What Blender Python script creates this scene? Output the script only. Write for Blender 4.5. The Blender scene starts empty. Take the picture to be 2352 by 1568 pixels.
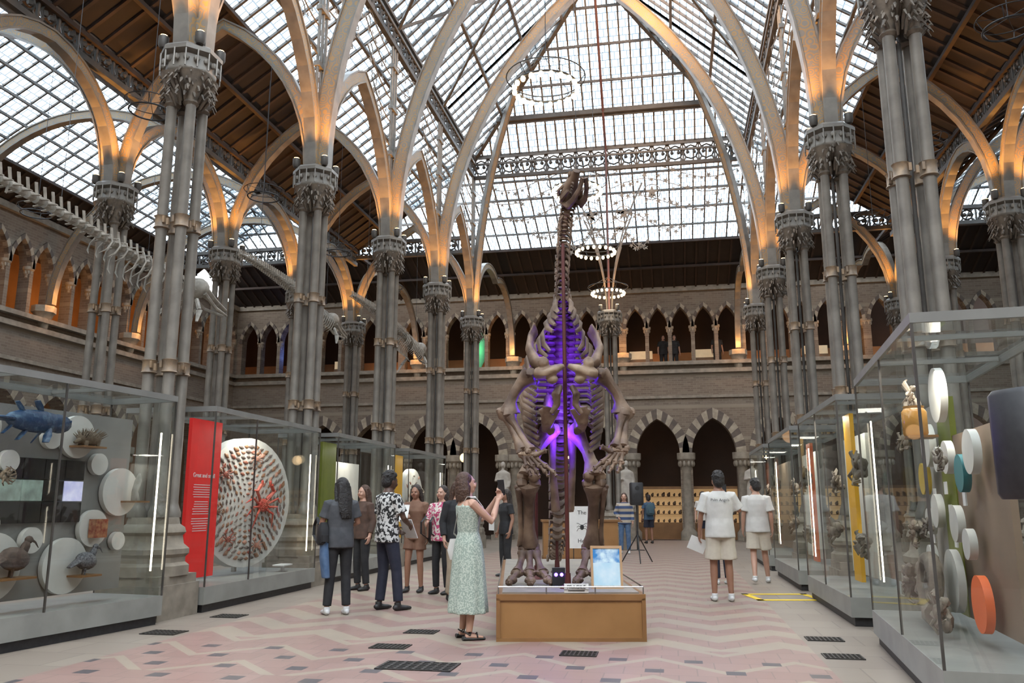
import bpy, math, random
from mathutils import Vector, Matrix
random.seed(7)
V=Vector; pi=math.pi; sin=math.sin; cos=math.cos; rad=math.radians
SC=bpy.context.scene; COL=SC.collection
try:
    SC.view_settings.view_transform='Standard'
except Exception: pass
PH=rad(10.8); cs=cos(PH); sn=sin(PH)
def C(X,D,z=0.0): return V((X*cs-D*sn, X*sn+D*cs, z))
AX=-1.8
# ------------------------------------------------------------ materials
def mat(name,c,c2=None,sc=6,rough=.6,metal=0,bump=0,em=0,emc=None,thr=None):
    m=bpy.data.materials.new(name); m.use_nodes=True; nt=m.node_tree; b=nt.nodes['Principled BSDF']
    b.inputs['Roughness'].default_value=rough; b.inputs['Metallic'].default_value=metal
    b.inputs['Base Color'].default_value=(*c,1)
    if c2 is None: c2=tuple(x*.8 for x in c)
    tc=nt.nodes.new('ShaderNodeTexCoord'); no=nt.nodes.new('ShaderNodeTexNoise'); no.inputs['Scale'].default_value=sc; no.inputs['Detail'].default_value=5
    nt.links.new(tc.outputs['Object'],no.inputs['Vector'])
    r=nt.nodes.new('ShaderNodeValToRGB'); lo,hi=thr or (.35,.65)
    r.color_ramp.elements[0].position=lo; r.color_ramp.elements[1].position=hi
    r.color_ramp.elements[0].color=(*c,1); r.color_ramp.elements[1].color=(*c2,1)
    nt.links.new(no.outputs['Fac'],r.inputs['Fac']); nt.links.new(r.outputs['Color'],b.inputs['Base Color'])
    if bump:
        bp=nt.nodes.new('ShaderNodeBump'); bp.inputs['Strength'].default_value=bump; bp.inputs['Distance'].default_value=.02
        nt.links.new(no.outputs['Fac'],bp.inputs['Height']); nt.links.new(bp.outputs['Normal'],b.inputs['Normal'])
    if em:
        b.inputs['Emission Color'].default_value=(*(emc or c),1); b.inputs['Emission Strength'].default_value=em
    return m
def glassmat(name,refl=.07,tint=(.93,.96,.95)):
    m=bpy.data.materials.new(name); m.use_nodes=True; nt=m.node_tree; nt.nodes.clear()
    o=nt.nodes.new('ShaderNodeOutputMaterial'); t=nt.nodes.new('ShaderNodeBsdfTransparent'); g=nt.nodes.new('ShaderNodeBsdfGlossy'); x=nt.nodes.new('ShaderNodeMixShader')
    lw=nt.nodes.new('ShaderNodeLayerWeight'); lw.inputs['Blend'].default_value=.25
    mm=nt.nodes.new('ShaderNodeMath'); mm.operation='MULTIPLY_ADD'; mm.inputs[1].default_value=.45; mm.inputs[2].default_value=refl
    nt.links.new(lw.outputs['Fresnel'],mm.inputs[0]); nt.links.new(mm.outputs[0],x.inputs[0])
    t.inputs[0].default_value=(*tint,1); g.inputs['Roughness'].default_value=.02
    nt.links.new(t.outputs[0],x.inputs[1]); nt.links.new(g.outputs[0],x.inputs[2]); nt.links.new(x.outputs[0],o.inputs[0])
    return m
class NT:
    def __init__(s,m): s.nt=m.node_tree
    def n(s,t,**k):
        nd=s.nt.nodes.new(t)
        for a,b in k.items(): setattr(nd,a,b)
        return nd
    def m(s,op,a,b=0.0,c=0.0):
        nd=s.nt.nodes.new('ShaderNodeMath'); nd.operation=op
        for i,x in enumerate((a,b,c)):
            if isinstance(x,(int,float)): nd.inputs[i].default_value=x
            else: s.nt.links.new(x,nd.inputs[i])
        return nd.outputs[0]
    def mix(s,f,a,b):
        nd=s.nt.nodes.new('ShaderNodeMix'); nd.data_type='RGBA'
        for i,x in ((0,f),(6,a),(7,b)):
            if isinstance(x,tuple): nd.inputs[i].default_value=(*x,1)
            elif isinstance(x,(int,float)): nd.inputs[i].default_value=x
            else: s.nt.links.new(x,nd.inputs[i])
        return nd.outputs[2]
def newm(name,rough=.6):
    m=bpy.data.materials.new(name); m.use_nodes=True; b=m.node_tree.nodes['Principled BSDF']; b.inputs['Roughness'].default_value=rough
    return m,NT(m),b
def brickmat():
    m,t,b=newm('brick',.85); nt=t.nt
    tc=t.n('ShaderNodeTexCoord'); sp=t.n('ShaderNodeSeparateXYZ'); nt.links.new(tc.outputs['Object'],sp.inputs[0])
    cb=t.n('ShaderNodeCombineXYZ'); nt.links.new(t.m('ADD',sp.outputs[0],sp.outputs[1]),cb.inputs[0]); nt.links.new(sp.outputs[2],cb.inputs[1])
    br=t.n('ShaderNodeTexBrick'); nt.links.new(cb.outputs[0],br.inputs['Vector'])
    br.inputs['Color1'].default_value=(.140,.104,.075,1); br.inputs['Color2'].default_value=(.20,.155,.115,1); br.inputs['Mortar'].default_value=(.215,.18,.14,1)
    br.inputs['Scale'].default_value=1; br.inputs['Brick Width'].default_value=.25; br.inputs['Row Height'].default_value=.085; br.inputs['Mortar Size'].default_value=.009
    no=t.n('ShaderNodeTexNoise'); no.inputs['Scale'].default_value=.8; nt.links.new(tc.outputs['Object'],no.inputs[0])
    fr=t.m('FRACT',t.m('DIVIDE',sp.outputs[2],1.3)); band=t.m('LESS_THAN',fr,.1)
    c=t.mix(band,br.outputs['Color'],(.25,.21,.16)); c=t.mix(t.m('MULTIPLY',no.outputs['Fac'],.45),c,(.09,.068,.052))
    nt.links.new(c,b.inputs['Base Color']); return m
def floormat():
    m,t,b=newm('floor_tiles',.42); nt=t.nt
    tc=t.n('ShaderNodeTexCoord'); sp=t.n('ShaderNodeSeparateXYZ'); nt.links.new(tc.outputs['Object'],sp.inputs[0]); x,y=sp.outputs[0],sp.outputs[1]
    tri=t.m('MULTIPLY',t.m('ABSOLUTE',t.m('SUBTRACT',t.m('FRACT',t.m('DIVIDE',t.m('ADD',x,20.),1.2)),.5)),1.2)
    band=t.m('FRACT',t.m('DIVIDE',t.m('ADD',t.m('ADD',y,20.),tri),.82))
    far=t.m('GREATER_THAN',y,8.4); nearz=t.m('GREATER_THAN',y,6.6)
    wide=t.m('LESS_THAN',band,.5)
    cr=t.m('MAXIMUM',t.m('MULTIPLY',wide,far),t.m('MULTIPLY',t.m('LESS_THAN',band,.16),nearz))
    br=t.n('ShaderNodeTexBrick'); nt.links.new(tc.outputs['Object'],br.inputs['Vector']); br.inputs['Scale'].default_value=1
    br.inputs['Brick Width'].default_value=.3; br.inputs['Row Height'].default_value=.3; br.inputs['Mortar Size'].default_value=.006; br.inputs['Bias'].default_value=0
    br.inputs['Color1'].default_value=(.255,.155,.134,1); br.inputs['Color2'].default_value=(.295,.187,.162,1); br.inputs['Mortar'].default_value=(.19,.13,.112,1)
    no=t.n('ShaderNodeTexNoise'); no.inputs['Scale'].default_value=2.2; no.inputs['Detail'].default_value=6; nt.links.new(tc.outputs['Object'],no.inputs[0])
    c=t.mix(cr,br.outputs['Color'],(.315,.262,.20))
    bord=t.m('MAXIMUM',t.m('LESS_THAN',x,-5.15),t.m('GREATER_THAN',x,1.25))
    br2=t.n('ShaderNodeTexBrick'); nt.links.new(tc.outputs['Object'],br2.inputs['Vector']); br2.inputs['Scale'].default_value=1
    br2.inputs['Brick Width'].default_value=.6; br2.inputs['Row Height'].default_value=.6; br2.inputs['Mortar Size'].default_value=.008
    br2.inputs['Color1'].default_value=(.22,.187,.152,1); br2.inputs['Color2'].default_value=(.262,.225,.182,1); br2.inputs['Mortar'].default_value=(.15,.13,.105,1)
    c=t.mix(bord,c,br2.outputs['Color'])
    row=t.m('DIVIDE',t.m('ADD',y,20.),.46); fx=t.m('FRACT',t.m('ADD',t.m('DIVIDE',t.m('ADD',x,20.),.66),t.m('MULTIPLY',t.m('FLOOR',row),.5))); fy=t.m('FRACT',row)
    dk=t.m('MULTIPLY',t.m('LESS_THAN',t.m('ABSOLUTE',t.m('SUBTRACT',fx,.5)),.12),t.m('LESS_THAN',t.m('ABSOLUTE',t.m('SUBTRACT',fy,.5)),.17))
    dk=t.m('MULTIPLY',dk,t.m('MULTIPLY',t.m('LESS_THAN',y,7.9),t.m('SUBTRACT',1.,bord)))
    c=t.mix(dk,c,(.045,.048,.06)); c=t.mix(t.m('MULTIPLY',no.outputs['Fac'],.45),c,(.18,.135,.112))
    nt.links.new(c,b.inputs['Base Color']); return m
def roofglass():
    m=bpy.data.materials.new('roof_glass'); m.use_nodes=True; nt=m.node_tree; nt.nodes.clear(); t=NT(m)
    o=t.n('ShaderNodeOutputMaterial'); tr=t.n('ShaderNodeBsdfTransparent'); df=t.n('ShaderNodeBsdfTranslucent'); x=t.n('ShaderNodeMixShader'); x.inputs[0].default_value=.12
    uv=t.n('ShaderNodeTexCoord'); br=t.n('ShaderNodeTexBrick'); nt.links.new(uv.outputs['UV'],br.inputs['Vector']); br.inputs['Scale'].default_value=1; br.offset=.5
    br.inputs['Brick Width'].default_value=.20; br.inputs['Row Height'].default_value=.24; br.inputs['Mortar Size'].default_value=.018
    br.inputs['Color1'].default_value=(.55,.61,.66,1); br.inputs['Color2'].default_value=(.11,.148,.18,1); br.inputs['Mortar'].default_value=(.05,.062,.072,1); br.inputs['Bias'].default_value=-.25
    nt.links.new(br.outputs['Color'],tr.inputs[0]); nt.links.new(br.outputs['Color'],df.inputs[0])
    nt.links.new(tr.outputs[0],x.inputs[1]); nt.links.new(df.outputs[0],x.inputs[2]); nt.links.new(x.outputs[0],o.inputs[0]); return m
def ribmat():
    m,t,b=newm('painted_rib',.5); nt=t.nt
    tc=t.n('ShaderNodeTexCoord'); vo=t.n('ShaderNodeTexVoronoi'); vo.inputs['Scale'].default_value=6; nt.links.new(tc.outputs['Object'],vo.inputs['Vector'])
    no=t.n('ShaderNodeTexNoise'); no.inputs['Scale'].default_value=3; nt.links.new(tc.outputs['Object'],no.inputs[0])
    w=t.m('GREATER_THAN',t.m('SINE',t.m('MULTIPLY',vo.outputs['Distance'],26.)),.2)
    c=t.mix(w,(.21,.197,.172),(.36,.22,.08)); c=t.mix(t.m('MULTIPLY',no.outputs['Fac'],.4),c,(.10,.09,.08)); nt.links.new(c,b.inputs['Base Color']); return m
BRICK=brickmat(); FLOOR=floormat(); RGLASS=roofglass(); RIB=ribmat()
STONE=mat('stone',(.25,.218,.172),(.17,.145,.113),5,.8,bump=.3); STONE2=mat('pale_stone',(.34,.29,.22),(.24,.20,.15),6,.8)
VRED=mat('voussoir_dark',(.11,.085,.068),(.08,.065,.054),6,.8)
IRON=mat('painted_iron',(.20,.182,.155),(.138,.124,.106),4,.42,.15); IROND=mat('dark_iron',(.08,.073,.065),(.055,.05,.045),5,.5,.25); BAR=mat('glazing_bar',(.12,.11,.10),(.085,.078,.07),5,.5,.2)
BRONZE=mat('bronze_ornament',(.16,.126,.094),(.08,.066,.053),9,.5,.3,bump=.4); LEAFM=mat('grey_leaf_iron',(.20,.185,.16),(.145,.132,.115),9,.5,.2); BAND=mat('gilt_band',(.27,.185,.11),(.15,.115,.085),10,.5,.2)
PLANK=mat('dark_planks',(.016,.009,.006),(.010,.006,.004),3,.8); RAFT=mat('rafter',(.032,.016,.010),(.018,.010,.007),4,.75)
GLASS=glassmat('case_glass'); CASEG=mat('case_grey',(.25,.25,.23),(.20,.20,.185),3,.45); CASEW=mat('case_rail',(.19,.19,.178),(.155,.155,.146),3,.5)
BLACK=mat('black_plastic',(.012,.012,.014),(.02,.02,.022),20,.5); WHITE=mat('white_paint',(.56,.55,.51),(.49,.48,.44),4,.6)
PAPER=mat('paper',(.70,.70,.68),(.64,.64,.62),5,.7); BONEW=mat('pale_bone',(.33,.305,.26),(.20,.18,.15),9,.7,bump=.4)
BONE=mat('brown_bone',(.070,.038,.022),(.215,.142,.092),4,.6,bump=.8,thr=(.38,.66)); BONEL=mat('pale_brown_bone',(.135,.080,.048),(.30,.215,.14),5,.6,bump=.8,thr=(.36,.66)); OAK=mat('oak',(.25,.125,.045),(.19,.09,.03),2.5,.45)
OAKP=mat('oak_panel',(.31,.16,.058),(.25,.125,.042),2,.4); REDP=mat('red_panel',(.62,.015,.015),(.52,.012,.012),3,.5,em=.2,emc=(.8,.02,.015))
GREENP=mat('olive_panel',(.14,.16,.015),(.11,.13,.012),3,.5,em=.1); YELP=mat('yellow_panel',(.62,.33,.015),(.55,.28,.015),3,.5,em=.15)
ORG=mat('orange_disc',(.7,.13,.03),(.65,.12,.03),3,.5,em=.1); TEAL=mat('teal_disc',(.03,.18,.2),(.03,.15,.17),3,.5); YELD=mat('yellow_disc',(.55,.38,.06),(.5,.35,.05),3,.5)
LED=mat('led_strip',(1,.93,.8),None,3,.5,em=9,emc=(1,.86,.66)); BULB=mat('bulb',(1,.85,.6),(1,.8,.55),3,.4,em=8,emc=(1,.74,.40)); LAMPW=mat('warm_lamp',(1,.7,.3),None,3,.4,em=12,emc=(1,.62,.25))
GLOBE=mat('globe',(1,.86,.6),(1,.8,.5),3,.4,em=1.1,emc=(1,.78,.48)); REDPOST=mat('oxide_red',(.10,.022,.018),(.07,.016,.014),6,.45,.3)
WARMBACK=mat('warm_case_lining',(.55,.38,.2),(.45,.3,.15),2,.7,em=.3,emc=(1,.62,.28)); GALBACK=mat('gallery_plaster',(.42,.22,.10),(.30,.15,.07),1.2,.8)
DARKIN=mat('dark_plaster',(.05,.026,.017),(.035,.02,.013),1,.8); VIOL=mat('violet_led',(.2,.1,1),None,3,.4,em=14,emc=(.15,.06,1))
CHROME=mat('chrome',(.5,.5,.5),(.4,.4,.4),3,.25,1)
# ------------------------------------------------------------ mesh builder
def frame(t,up=V((0,0,1))):
    t=t.normalized(); a=up.cross(t)
    if a.length<1e-3: a=V((1,0,0)).cross(t)
    if a.length<1e-3: a=V((0,1,0)).cross(t)
    a.normalize(); return a,t.cross(a)
class MB:
    def __init__(s): s.v=[];s.f=[];s.m=[];s.T=None
    def add(s,vs,fs,mi=0):
        n=len(s.v); s.v+=[(s.T(V(p)) if s.T else V(p)) for p in vs]; s.f+=[tuple(i+n for i in f) for f in fs]; s.m+=[mi]*len(fs)
    def bx(s,a,b,mi=0):
        x0,y0,z0=a;x1,y1,z1=b
        s.add([(x0,y0,z0),(x1,y0,z0),(x1,y1,z0),(x0,y1,z0),(x0,y0,z1),(x1,y0,z1),(x1,y1,z1),(x0,y1,z1)],[(0,3,2,1),(4,5,6,7),(0,1,5,4),(1,2,6,5),(2,3,7,6),(3,0,4,7)],mi)
    def cb(s,c,d,mi=0): s.bx([c[i]-d[i]/2 for i in range(3)],[c[i]+d[i]/2 for i in range(3)],mi)
    def tube(s,pts,r,n=8,mi=0,closed=False,up=None,ph=0):
        pts=[V(p) for p in pts]; k=len(pts)
        if not isinstance(r,(list,tuple)): r=[r]*k
        vs=[];a0=None
        for i,p in enumerate(pts):
            if closed: t=pts[(i+1)%k]-pts[i-1]
            else: t=pts[min(i+1,k-1)]-pts[max(i-1,0)]
            if t.length<1e-6: t=V((0,0,1))
            t.normalize()
            if a0 is None: a0,_=frame(t,up or V((0,0,1)))
            a=a0-t*a0.dot(t)
            if a.length<1e-4: a,_=frame(t)
            a.normalize(); a0=a; b=t.cross(a)
            rr=r[i]; rx,ry=rr if isinstance(rr,tuple) else (rr,rr)
            for j in range(n):
                th=2*pi*(j+ph)/n; vs.append(p+a*cos(th)*rx+b*sin(th)*ry)
        fs=[]
        for i in range(k if closed else k-1):
            for j in range(n):
                i2=(i+1)%k; fs.append((i*n+j,i*n+(j+1)%n,i2*n+(j+1)%n,i2*n+j))
        if not closed: fs.append(tuple(range(n-1,-1,-1))); fs.append(tuple((k-1)*n+j for j in range(n)))
        s.add(vs,fs,mi)
    def cyl(s,p,q,r,r2=None,n=10,mi=0): s.tube([p,q],[r,r if r2 is None else r2],n,mi)
    def bar(s,p,q,w,mi=0): s.tube([p,q],w*.707,4,mi,ph=.5)
    def lathe(s,prof,n=16,c=(0,0,0),mi=0,ph=0,sy=1):
        vs=[];fs=[]
        for r,z in prof:
            for j in range(n):
                th=2*pi*(j+ph)/n; vs.append((c[0]+r*cos(th),c[1]+r*sin(th)*sy,c[2]+z))
        k=len(prof)
        for i in range(k-1):
            for j in range(n): fs.append((i*n+j,i*n+(j+1)%n,(i+1)*n+(j+1)%n,(i+1)*n+j))
        fs.append(tuple(range(n-1,-1,-1))); fs.append(tuple((k-1)*n+j for j in range(n)))
        s.add(vs,fs,mi)
    def ell(s,c,r,n=10,mi=0,R=None):
        if isinstance(r,(int,float)): r=(r,r,r)
        c=V(c); vs=[];fs=[];m=max(4,n//2+1)
        for i in range(m+1):
            ph=-pi/2+pi*i/m; q=max(cos(ph),.02)
            for j in range(n):
                th=2*pi*j/n; p=V((r[0]*q*cos(th),r[1]*q*sin(th),r[2]*sin(ph)))
                if R: p=R@p
                vs.append(c+p)
        for i in range(m):
            for j in range(n): fs.append((i*n+j,i*n+(j+1)%n,(i+1)*n+(j+1)%n,(i+1)*n+j))
        fs.append(tuple(range(n-1,-1,-1))); fs.append(tuple(m*n+j for j in range(n)))
        s.add(vs,fs,mi)
    def loft(s,rings,n=16,mi=0,e=1.0):
        vs=[];fs=[]
        for cx,cy,cz,rx,ry in rings:
            for j in range(n):
                th=2*pi*j/n; c_,s_=cos(th),sin(th)
                vs.append((cx+rx*math.copysign(abs(c_)**e,c_),cy+ry*math.copysign(abs(s_)**e,s_),cz))
        k=len(rings)
        for i in range(k-1):
            for j in range(n): fs.append((i*n+j,i*n+(j+1)%n,(i+1)*n+(j+1)%n,(i+1)*n+j))
        fs.append(tuple(range(n-1,-1,-1))); fs.append(tuple((k-1)*n+j for j in range(n)))
        s.add(vs,fs,mi)
    def rib(s,pts,A,w,d,mi=0,off=0):
        A=V(A).normalized(); vs=[];k=len(pts);pts=[V(p) for p in pts]
        for i,p in enumerate(pts):
            t=(pts[min(i+1,k-1)]-pts[max(i-1,0)]).normalized(); N=A.cross(t)
            for a,b in ((-1,-1),(1,-1),(1,1),(-1,1)): vs.append(p+N*off+A*a*w/2+N*b*d/2)
        fs=[]
        for i in range(k-1):
            for j in range(4): fs.append((i*4+j,i*4+(j+1)%4,(i+1)*4+(j+1)%4,(i+1)*4+j))
        fs+=[(3,2,1,0),tuple((k-1)*4+j for j in range(4))]
        s.add(vs,fs,mi)
    def disc(s,c,r,th,n=28,mi=0,mi2=None): # facing -y
        vs=[(c[0]+r*cos(2*pi*j/n),c[1],c[2]+r*sin(2*pi*j/n)) for j in range(n)]+[(c[0]+r*cos(2*pi*j/n),c[1]+th,c[2]+r*sin(2*pi*j/n)) for j in range(n)]
        s.add(vs,[tuple(range(n))],mi)
        n0=len(s.v)-2*n; s.f+= [tuple(n0+n+j for j in range(n-1,-1,-1))]+[(n0+j,n0+n+j,n0+n+(j+1)%n,n0+(j+1)%n) for j in range(n)]; s.m+=[mi if mi2 is None else mi2]*(n+1)
    def jit(s,a,seed=1):
        rr=random.Random(seed); s.v=[p+V((rr.uniform(-a,a),rr.uniform(-a,a),rr.uniform(-a,a))) for p in s.v]
def meta(o,p):
    for k,v in p.items(): o[k]=v
def mesh(name,mb,mats,smooth=True,uv=None):
    me=bpy.data.meshes.new(name); me.from_pydata([tuple(v) for v in mb.v],[],mb.f)
    for m in mats: me.materials.append(m)
    me.polygons.foreach_set('material_index',mb.m)
    if uv:
        l=me.uv_layers.new(name='UVMap'); i=0
        for f in mb.f:
            for vi in f: l.data[i].uv=uv[vi]; i+=1
    me.update()
    if smooth:
        me.polygons.foreach_set('use_smooth',[True]*len(me.polygons)); me.set_sharp_from_angle(angle=rad(38))
    return me
def ob(name,mb,mats,parent=None,loc=None,rot=None,smooth=True,uv=None,**p):
    me=mb if isinstance(mb,bpy.types.Mesh) else mesh(name,mb,mats if isinstance(mats,(list,tuple)) else [mats],smooth,uv)
    o=bpy.data.objects.new(name,me); COL.objects.link(o)
    if loc is not None: o.location=loc
    if rot is not None: o.rotation_euler=rot
    if parent: o.parent=parent
    meta(o,p); return o
def emp(name,loc=(0,0,0),rot=None,parent=None,**p):
    o=bpy.data.objects.new(name,None); o.empty_display_size=.1; COL.objects.link(o); o.location=loc
    if rot is not None: o.rotation_euler=rot
    if parent: o.parent=parent
    meta(o,p); return o
def dup(o,loc=None,rot=None,parent=None,sc=None,**p):
    n=o.copy(); COL.objects.link(n)
    if loc is not None: n.location=loc
    if rot is not None: n.rotation_euler=rot
    if sc is not None: n.scale=(sc,sc,sc) if isinstance(sc,(int,float)) else sc
    if parent: n.parent=parent
    for c in o.children: dup(c,parent=n)
    meta(n,p); return n
def light(kind,loc,power,col=(1,1,1),size=.1,rot=None,spot=None,blend=.6):
    l=bpy.data.lights.new('lamp_light',kind); l.energy=power; l.color=col
    if kind=='AREA': l.size=size
    else: l.shadow_soft_size=size
    if spot: l.spot_size=rad(spot); l.spot_blend=blend
    o=bpy.data.objects.new('lamp_light',l); COL.objects.link(o); o.location=loc
    if rot is not None: o.rotation_euler=rot
    return o
def text(body,size,mt,parent,loc,rot=(pi/2,0,0),name='lettering',align='CENTER',font_sp=1):
    cu=bpy.data.curves.new('t','FONT'); cu.body=body; cu.size=size; cu.align_x=align; cu.extrude=.002; cu.space_line=font_sp
    o=bpy.data.objects.new('t',cu); COL.objects.link(o); dg=bpy.context.evaluated_depsgraph_get()
    me=bpy.data.meshes.new_from_object(o.evaluated_get(dg)); bpy.data.objects.remove(o)
    me.materials.clear(); me.materials.append(mt)
    n=bpy.data.objects.new(name,me); COL.objects.link(n); n.location=loc; n.rotation_euler=rot; n.parent=parent; return n
def remesh(name,mb,mt,vox=.009,smooth=1):
    me=bpy.data.meshes.new(name); me.from_pydata([tuple(v) for v in mb.v],[],mb.f); me.update()
    o=bpy.data.objects.new('tmp',me); COL.objects.link(o)
    r=o.modifiers.new('r','REMESH'); r.mode='VOXEL'; r.voxel_size=vox
    if smooth: q=o.modifiers.new('s','SMOOTH'); q.factor=.5; q.iterations=smooth
    dg=bpy.context.evaluated_depsgraph_get(); dg.update()
    m2=bpy.data.meshes.new_from_object(o.evaluated_get(dg)); bpy.data.objects.remove(o); bpy.data.meshes.remove(me)
    m2.name=name; m2.materials.clear(); m2.materials.append(mt)
    m2.polygons.foreach_set('material_index',[0]*len(m2.polygons)); m2.polygons.foreach_set('use_smooth',[True]*len(m2.polygons)); return m2
ST=dict(kind='structure')
tn=[0]
def trim(mb,mats,**k):
    tn[0]+=1; return ob('trim_%d'%tn[0],mb,mats,**ST,**k)
wn=[0]
# ------------------------------------------------------------ room shell
WL=-19.3; WR=15.7; VF=34.0; VN=-4.0; ZT=10.2
m=MB(); m.add([(WL-4,VN,0),(WR+1,VN,0),(WR+1,VF+4.5,0),(WL-4,VF+4.5,0)],[(0,1,2,3)]); ob('floor',m,FLOOR,smooth=False,**ST)
def archpts(c,a,zs,rise,n=8,w=0):
    k=(rise*rise-a*a)/(2*a); R=a+k; am=math.acos(k/R); R2=R+w; am=math.acos(max(-1,min(1,k/R2))) if w else am
    P=[(c-k+R2*cos(am*i/n),zs+R2*sin(am*i/n)) for i in range(n+1)]
    return P+[(2*c-x,z) for x,z in reversed(P[:-1])]
def arcade(mb,s0,s1,z0,z1,arches,zb,t,F,n=8):
    def q(pts,mi=0): mb.add([F(*p) for p in pts],[tuple(range(len(pts)))],mi)
    if zb>z0:
        for tt in (0,t): q([(s0,tt,z0),(s1,tt,z0),(s1,tt,zb),(s0,tt,zb)])
    q([(s0,0,zb),(s1,0,zb),(s1,t,zb),(s0,t,zb)])
    e=s0
    for c,a,zs,rise in sorted(arches):
        for tt in (0,t): q([(e,tt,zb),(c-a,tt,zb),(c-a,tt,z1),(e,tt,z1)])
        P=archpts(c,a,zs,rise,n)
        for tt in (0,t):
            for i in range(len(P)-1):
                (xa,za),(xb,zc)=P[i],P[i+1]; q([(xa,tt,za),(xa,tt,z1),(xb,tt,z1),(xb,tt,zc)])
        PP=[(c+a,zb)]+P+[(c-a,zb)]
        for i in range(len(PP)-1):
            (xa,za),(xb,zc)=PP[i],PP[i+1]; q([(xa,0,za),(xb,0,zc),(xb,t,zc),(xa,t,za)])
        e=c+a
    for tt in (0,t): q([(e,tt,zb),(s1,tt,zb),(s1,tt,z1),(e,tt,z1)])
def voussoir(mb,c,a,zs,rise,w,F,n=6,t0=-.05,t1=.12):
    I=archpts(c,a,zs,rise,n); O=archpts(c,a,zs,rise,n,w)
    for i in range(len(I)-1):
        a1,b1,c1,d1=I[i],I[i+1],O[i+1],O[i]
        vs=[F(p[0],t0,p[1]) for p in (a1,b1,c1,d1)]+[F(p[0],t1,p[1]) for p in (a1,b1,c1,d1)]
        mb.add(vs,[(0,1,2,3),(0,4,5,1),(2,6,7,3),(1,5,6,2),(3,7,4,0)],i%2)
Ffar=lambda s,t,z:(s,VF+t,z)
Fleft=lambda s,t,z:(WL-t,s,z)
UD=(-1.86,-.93,0,.93,1.86)
def lowarch(cs_): return [(c+d,.86,3.4,1.38) for c in cs_ for d in (-1.1,1.1)]
def upparch(cs_,lo=-99): return [(c+d,.39,8.55,.85) for c in cs_ for d in UD if c+d-.5>lo]
farc=[AX+2.4+4.8*k for k in range(-3,3)]
leftc=[31.6-4.8*k for k in range(0,7)]
Zl=6.75
for nm,F,cc,s0,s1 in (('wall_far',Ffar,farc,WL,WR),('wall_left',Fleft,leftc,VN,VF)):
    ccu=cc+([farc[0]-4.8] if nm=='wall_far' else []); UA=upparch(ccu,s0)
    m=MB(); arcade(m,s0,s1,0,Zl,lowarch(cc),0,.5,F); arcade(m,s0,s1,Zl,ZT,UA,7.05,.4,F,6); ob(nm,m,BRICK,smooth=False,**ST)
    m=MB()
    for c,a,zs,r in lowarch(cc): voussoir(m,c,a,zs,r,.38,F,9)
    for c,a,zs,r in UA: voussoir(m,c,a,zs,r,.13,F,5)
    trim(m,[STONE2,VRED],smooth=False)
    m=MB()
    for z,h,p in ((6.62,.16,.14),(6.95,.14,.22),(7.05,.06,.16),(5.6,.12,.08),(ZT-.15,.2,.15)):
        e=[F(s0,-p,z),F(s1,.3 if z>6 and z<7.2 else .05,z+h)]
        m.bx([min(e[0][i],e[1][i]) for i in range(3)],[max(e[0][i],e[1][i]) for i in range(3)])
    trim(m,STONE,smooth=False)
m=MB(); m.bx((WR,VN,0),(WR+.5,VF,ZT+1)); ob('wall_right',m,BRICK,smooth=False,**ST)
m=MB(); m.bx((WL-4,VN-.5,0),(WR+.5,VN,13)); ob('wall_near',m,BRICK,smooth=False,**ST)
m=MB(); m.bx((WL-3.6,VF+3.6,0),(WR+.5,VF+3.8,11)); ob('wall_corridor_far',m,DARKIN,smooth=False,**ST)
m=MB(); m.bx((WL-3.8,VN,0),(WL-3.6,VF+3.8,11)); ob('wall_corridor_left',m,GALBACK,smooth=False,**ST)
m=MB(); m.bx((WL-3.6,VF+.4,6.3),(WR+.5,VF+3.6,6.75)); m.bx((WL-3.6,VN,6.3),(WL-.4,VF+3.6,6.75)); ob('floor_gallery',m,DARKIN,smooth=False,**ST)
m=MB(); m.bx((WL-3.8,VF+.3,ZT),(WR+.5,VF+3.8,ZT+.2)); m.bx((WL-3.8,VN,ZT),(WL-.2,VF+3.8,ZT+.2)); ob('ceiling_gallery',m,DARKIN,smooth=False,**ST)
m=MB(); m.bx((WL-3.6,VF+3.5,6.75),(WR,VF+3.6,8.1)); trim(m,GALBACK,smooth=False)
m=MB(); m.lathe([(.13,0),(.13,.06),(.09,.1),(.07,.16),(.07,1.18),(.10,1.22),(.085,1.26),(.14,1.45),(.165,1.47),(.165,1.56)],12)
for k in range(8): m.ell((.11*cos(k*pi/4),.11*sin(k*pi/4),1.38),(.035,.035,.07),6)
gcol=None
for F,cc in ((Ffar,[farc[0]-4.8]+farc),(Fleft,leftc[:6])):
    for c in cc:
        for d in (-2.32,-1.395,-.465,.465,1.395,2.32):
            if F is Ffar and c+d<WL+.3: continue
            p=F(c+d,.12,7.05)
            pr=dict(label='small carved stone gallery column carrying pointed arches',category='column',group='gallery arcade columns')
            if gcol is None: gcol=ob('gallery_column',m,STONE2,loc=p,**pr)
            else: dup(gcol,loc=p)
m=MB(); m.lathe([(.32,0),(.32,.3),(.24,.4),(.19,.5),(.18,2.7),(.22,2.78),(.21,2.85),(.31,3.1),(.36,3.15),(.36,3.4)],12)
for k in range(10): m.ell((.27*cos(k*pi/5),.27*sin(k*pi/5),2.97),(.07,.07,.13),6)
pil=None
for F,cc in ((Ffar,farc),(Fleft,leftc[:6])):
    for c in cc:
        for d in (0,-2.15,2.15):
            p=F(c+d,.05 if d==0 else .0,0)
            if pil is None: pil=ob('arcade_pillar',m,STONE,loc=p,label='stone pillar with carved capital under striped arches',category='column',group='ground floor arcade pillars')
            else: dup(pil,loc=p)
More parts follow.
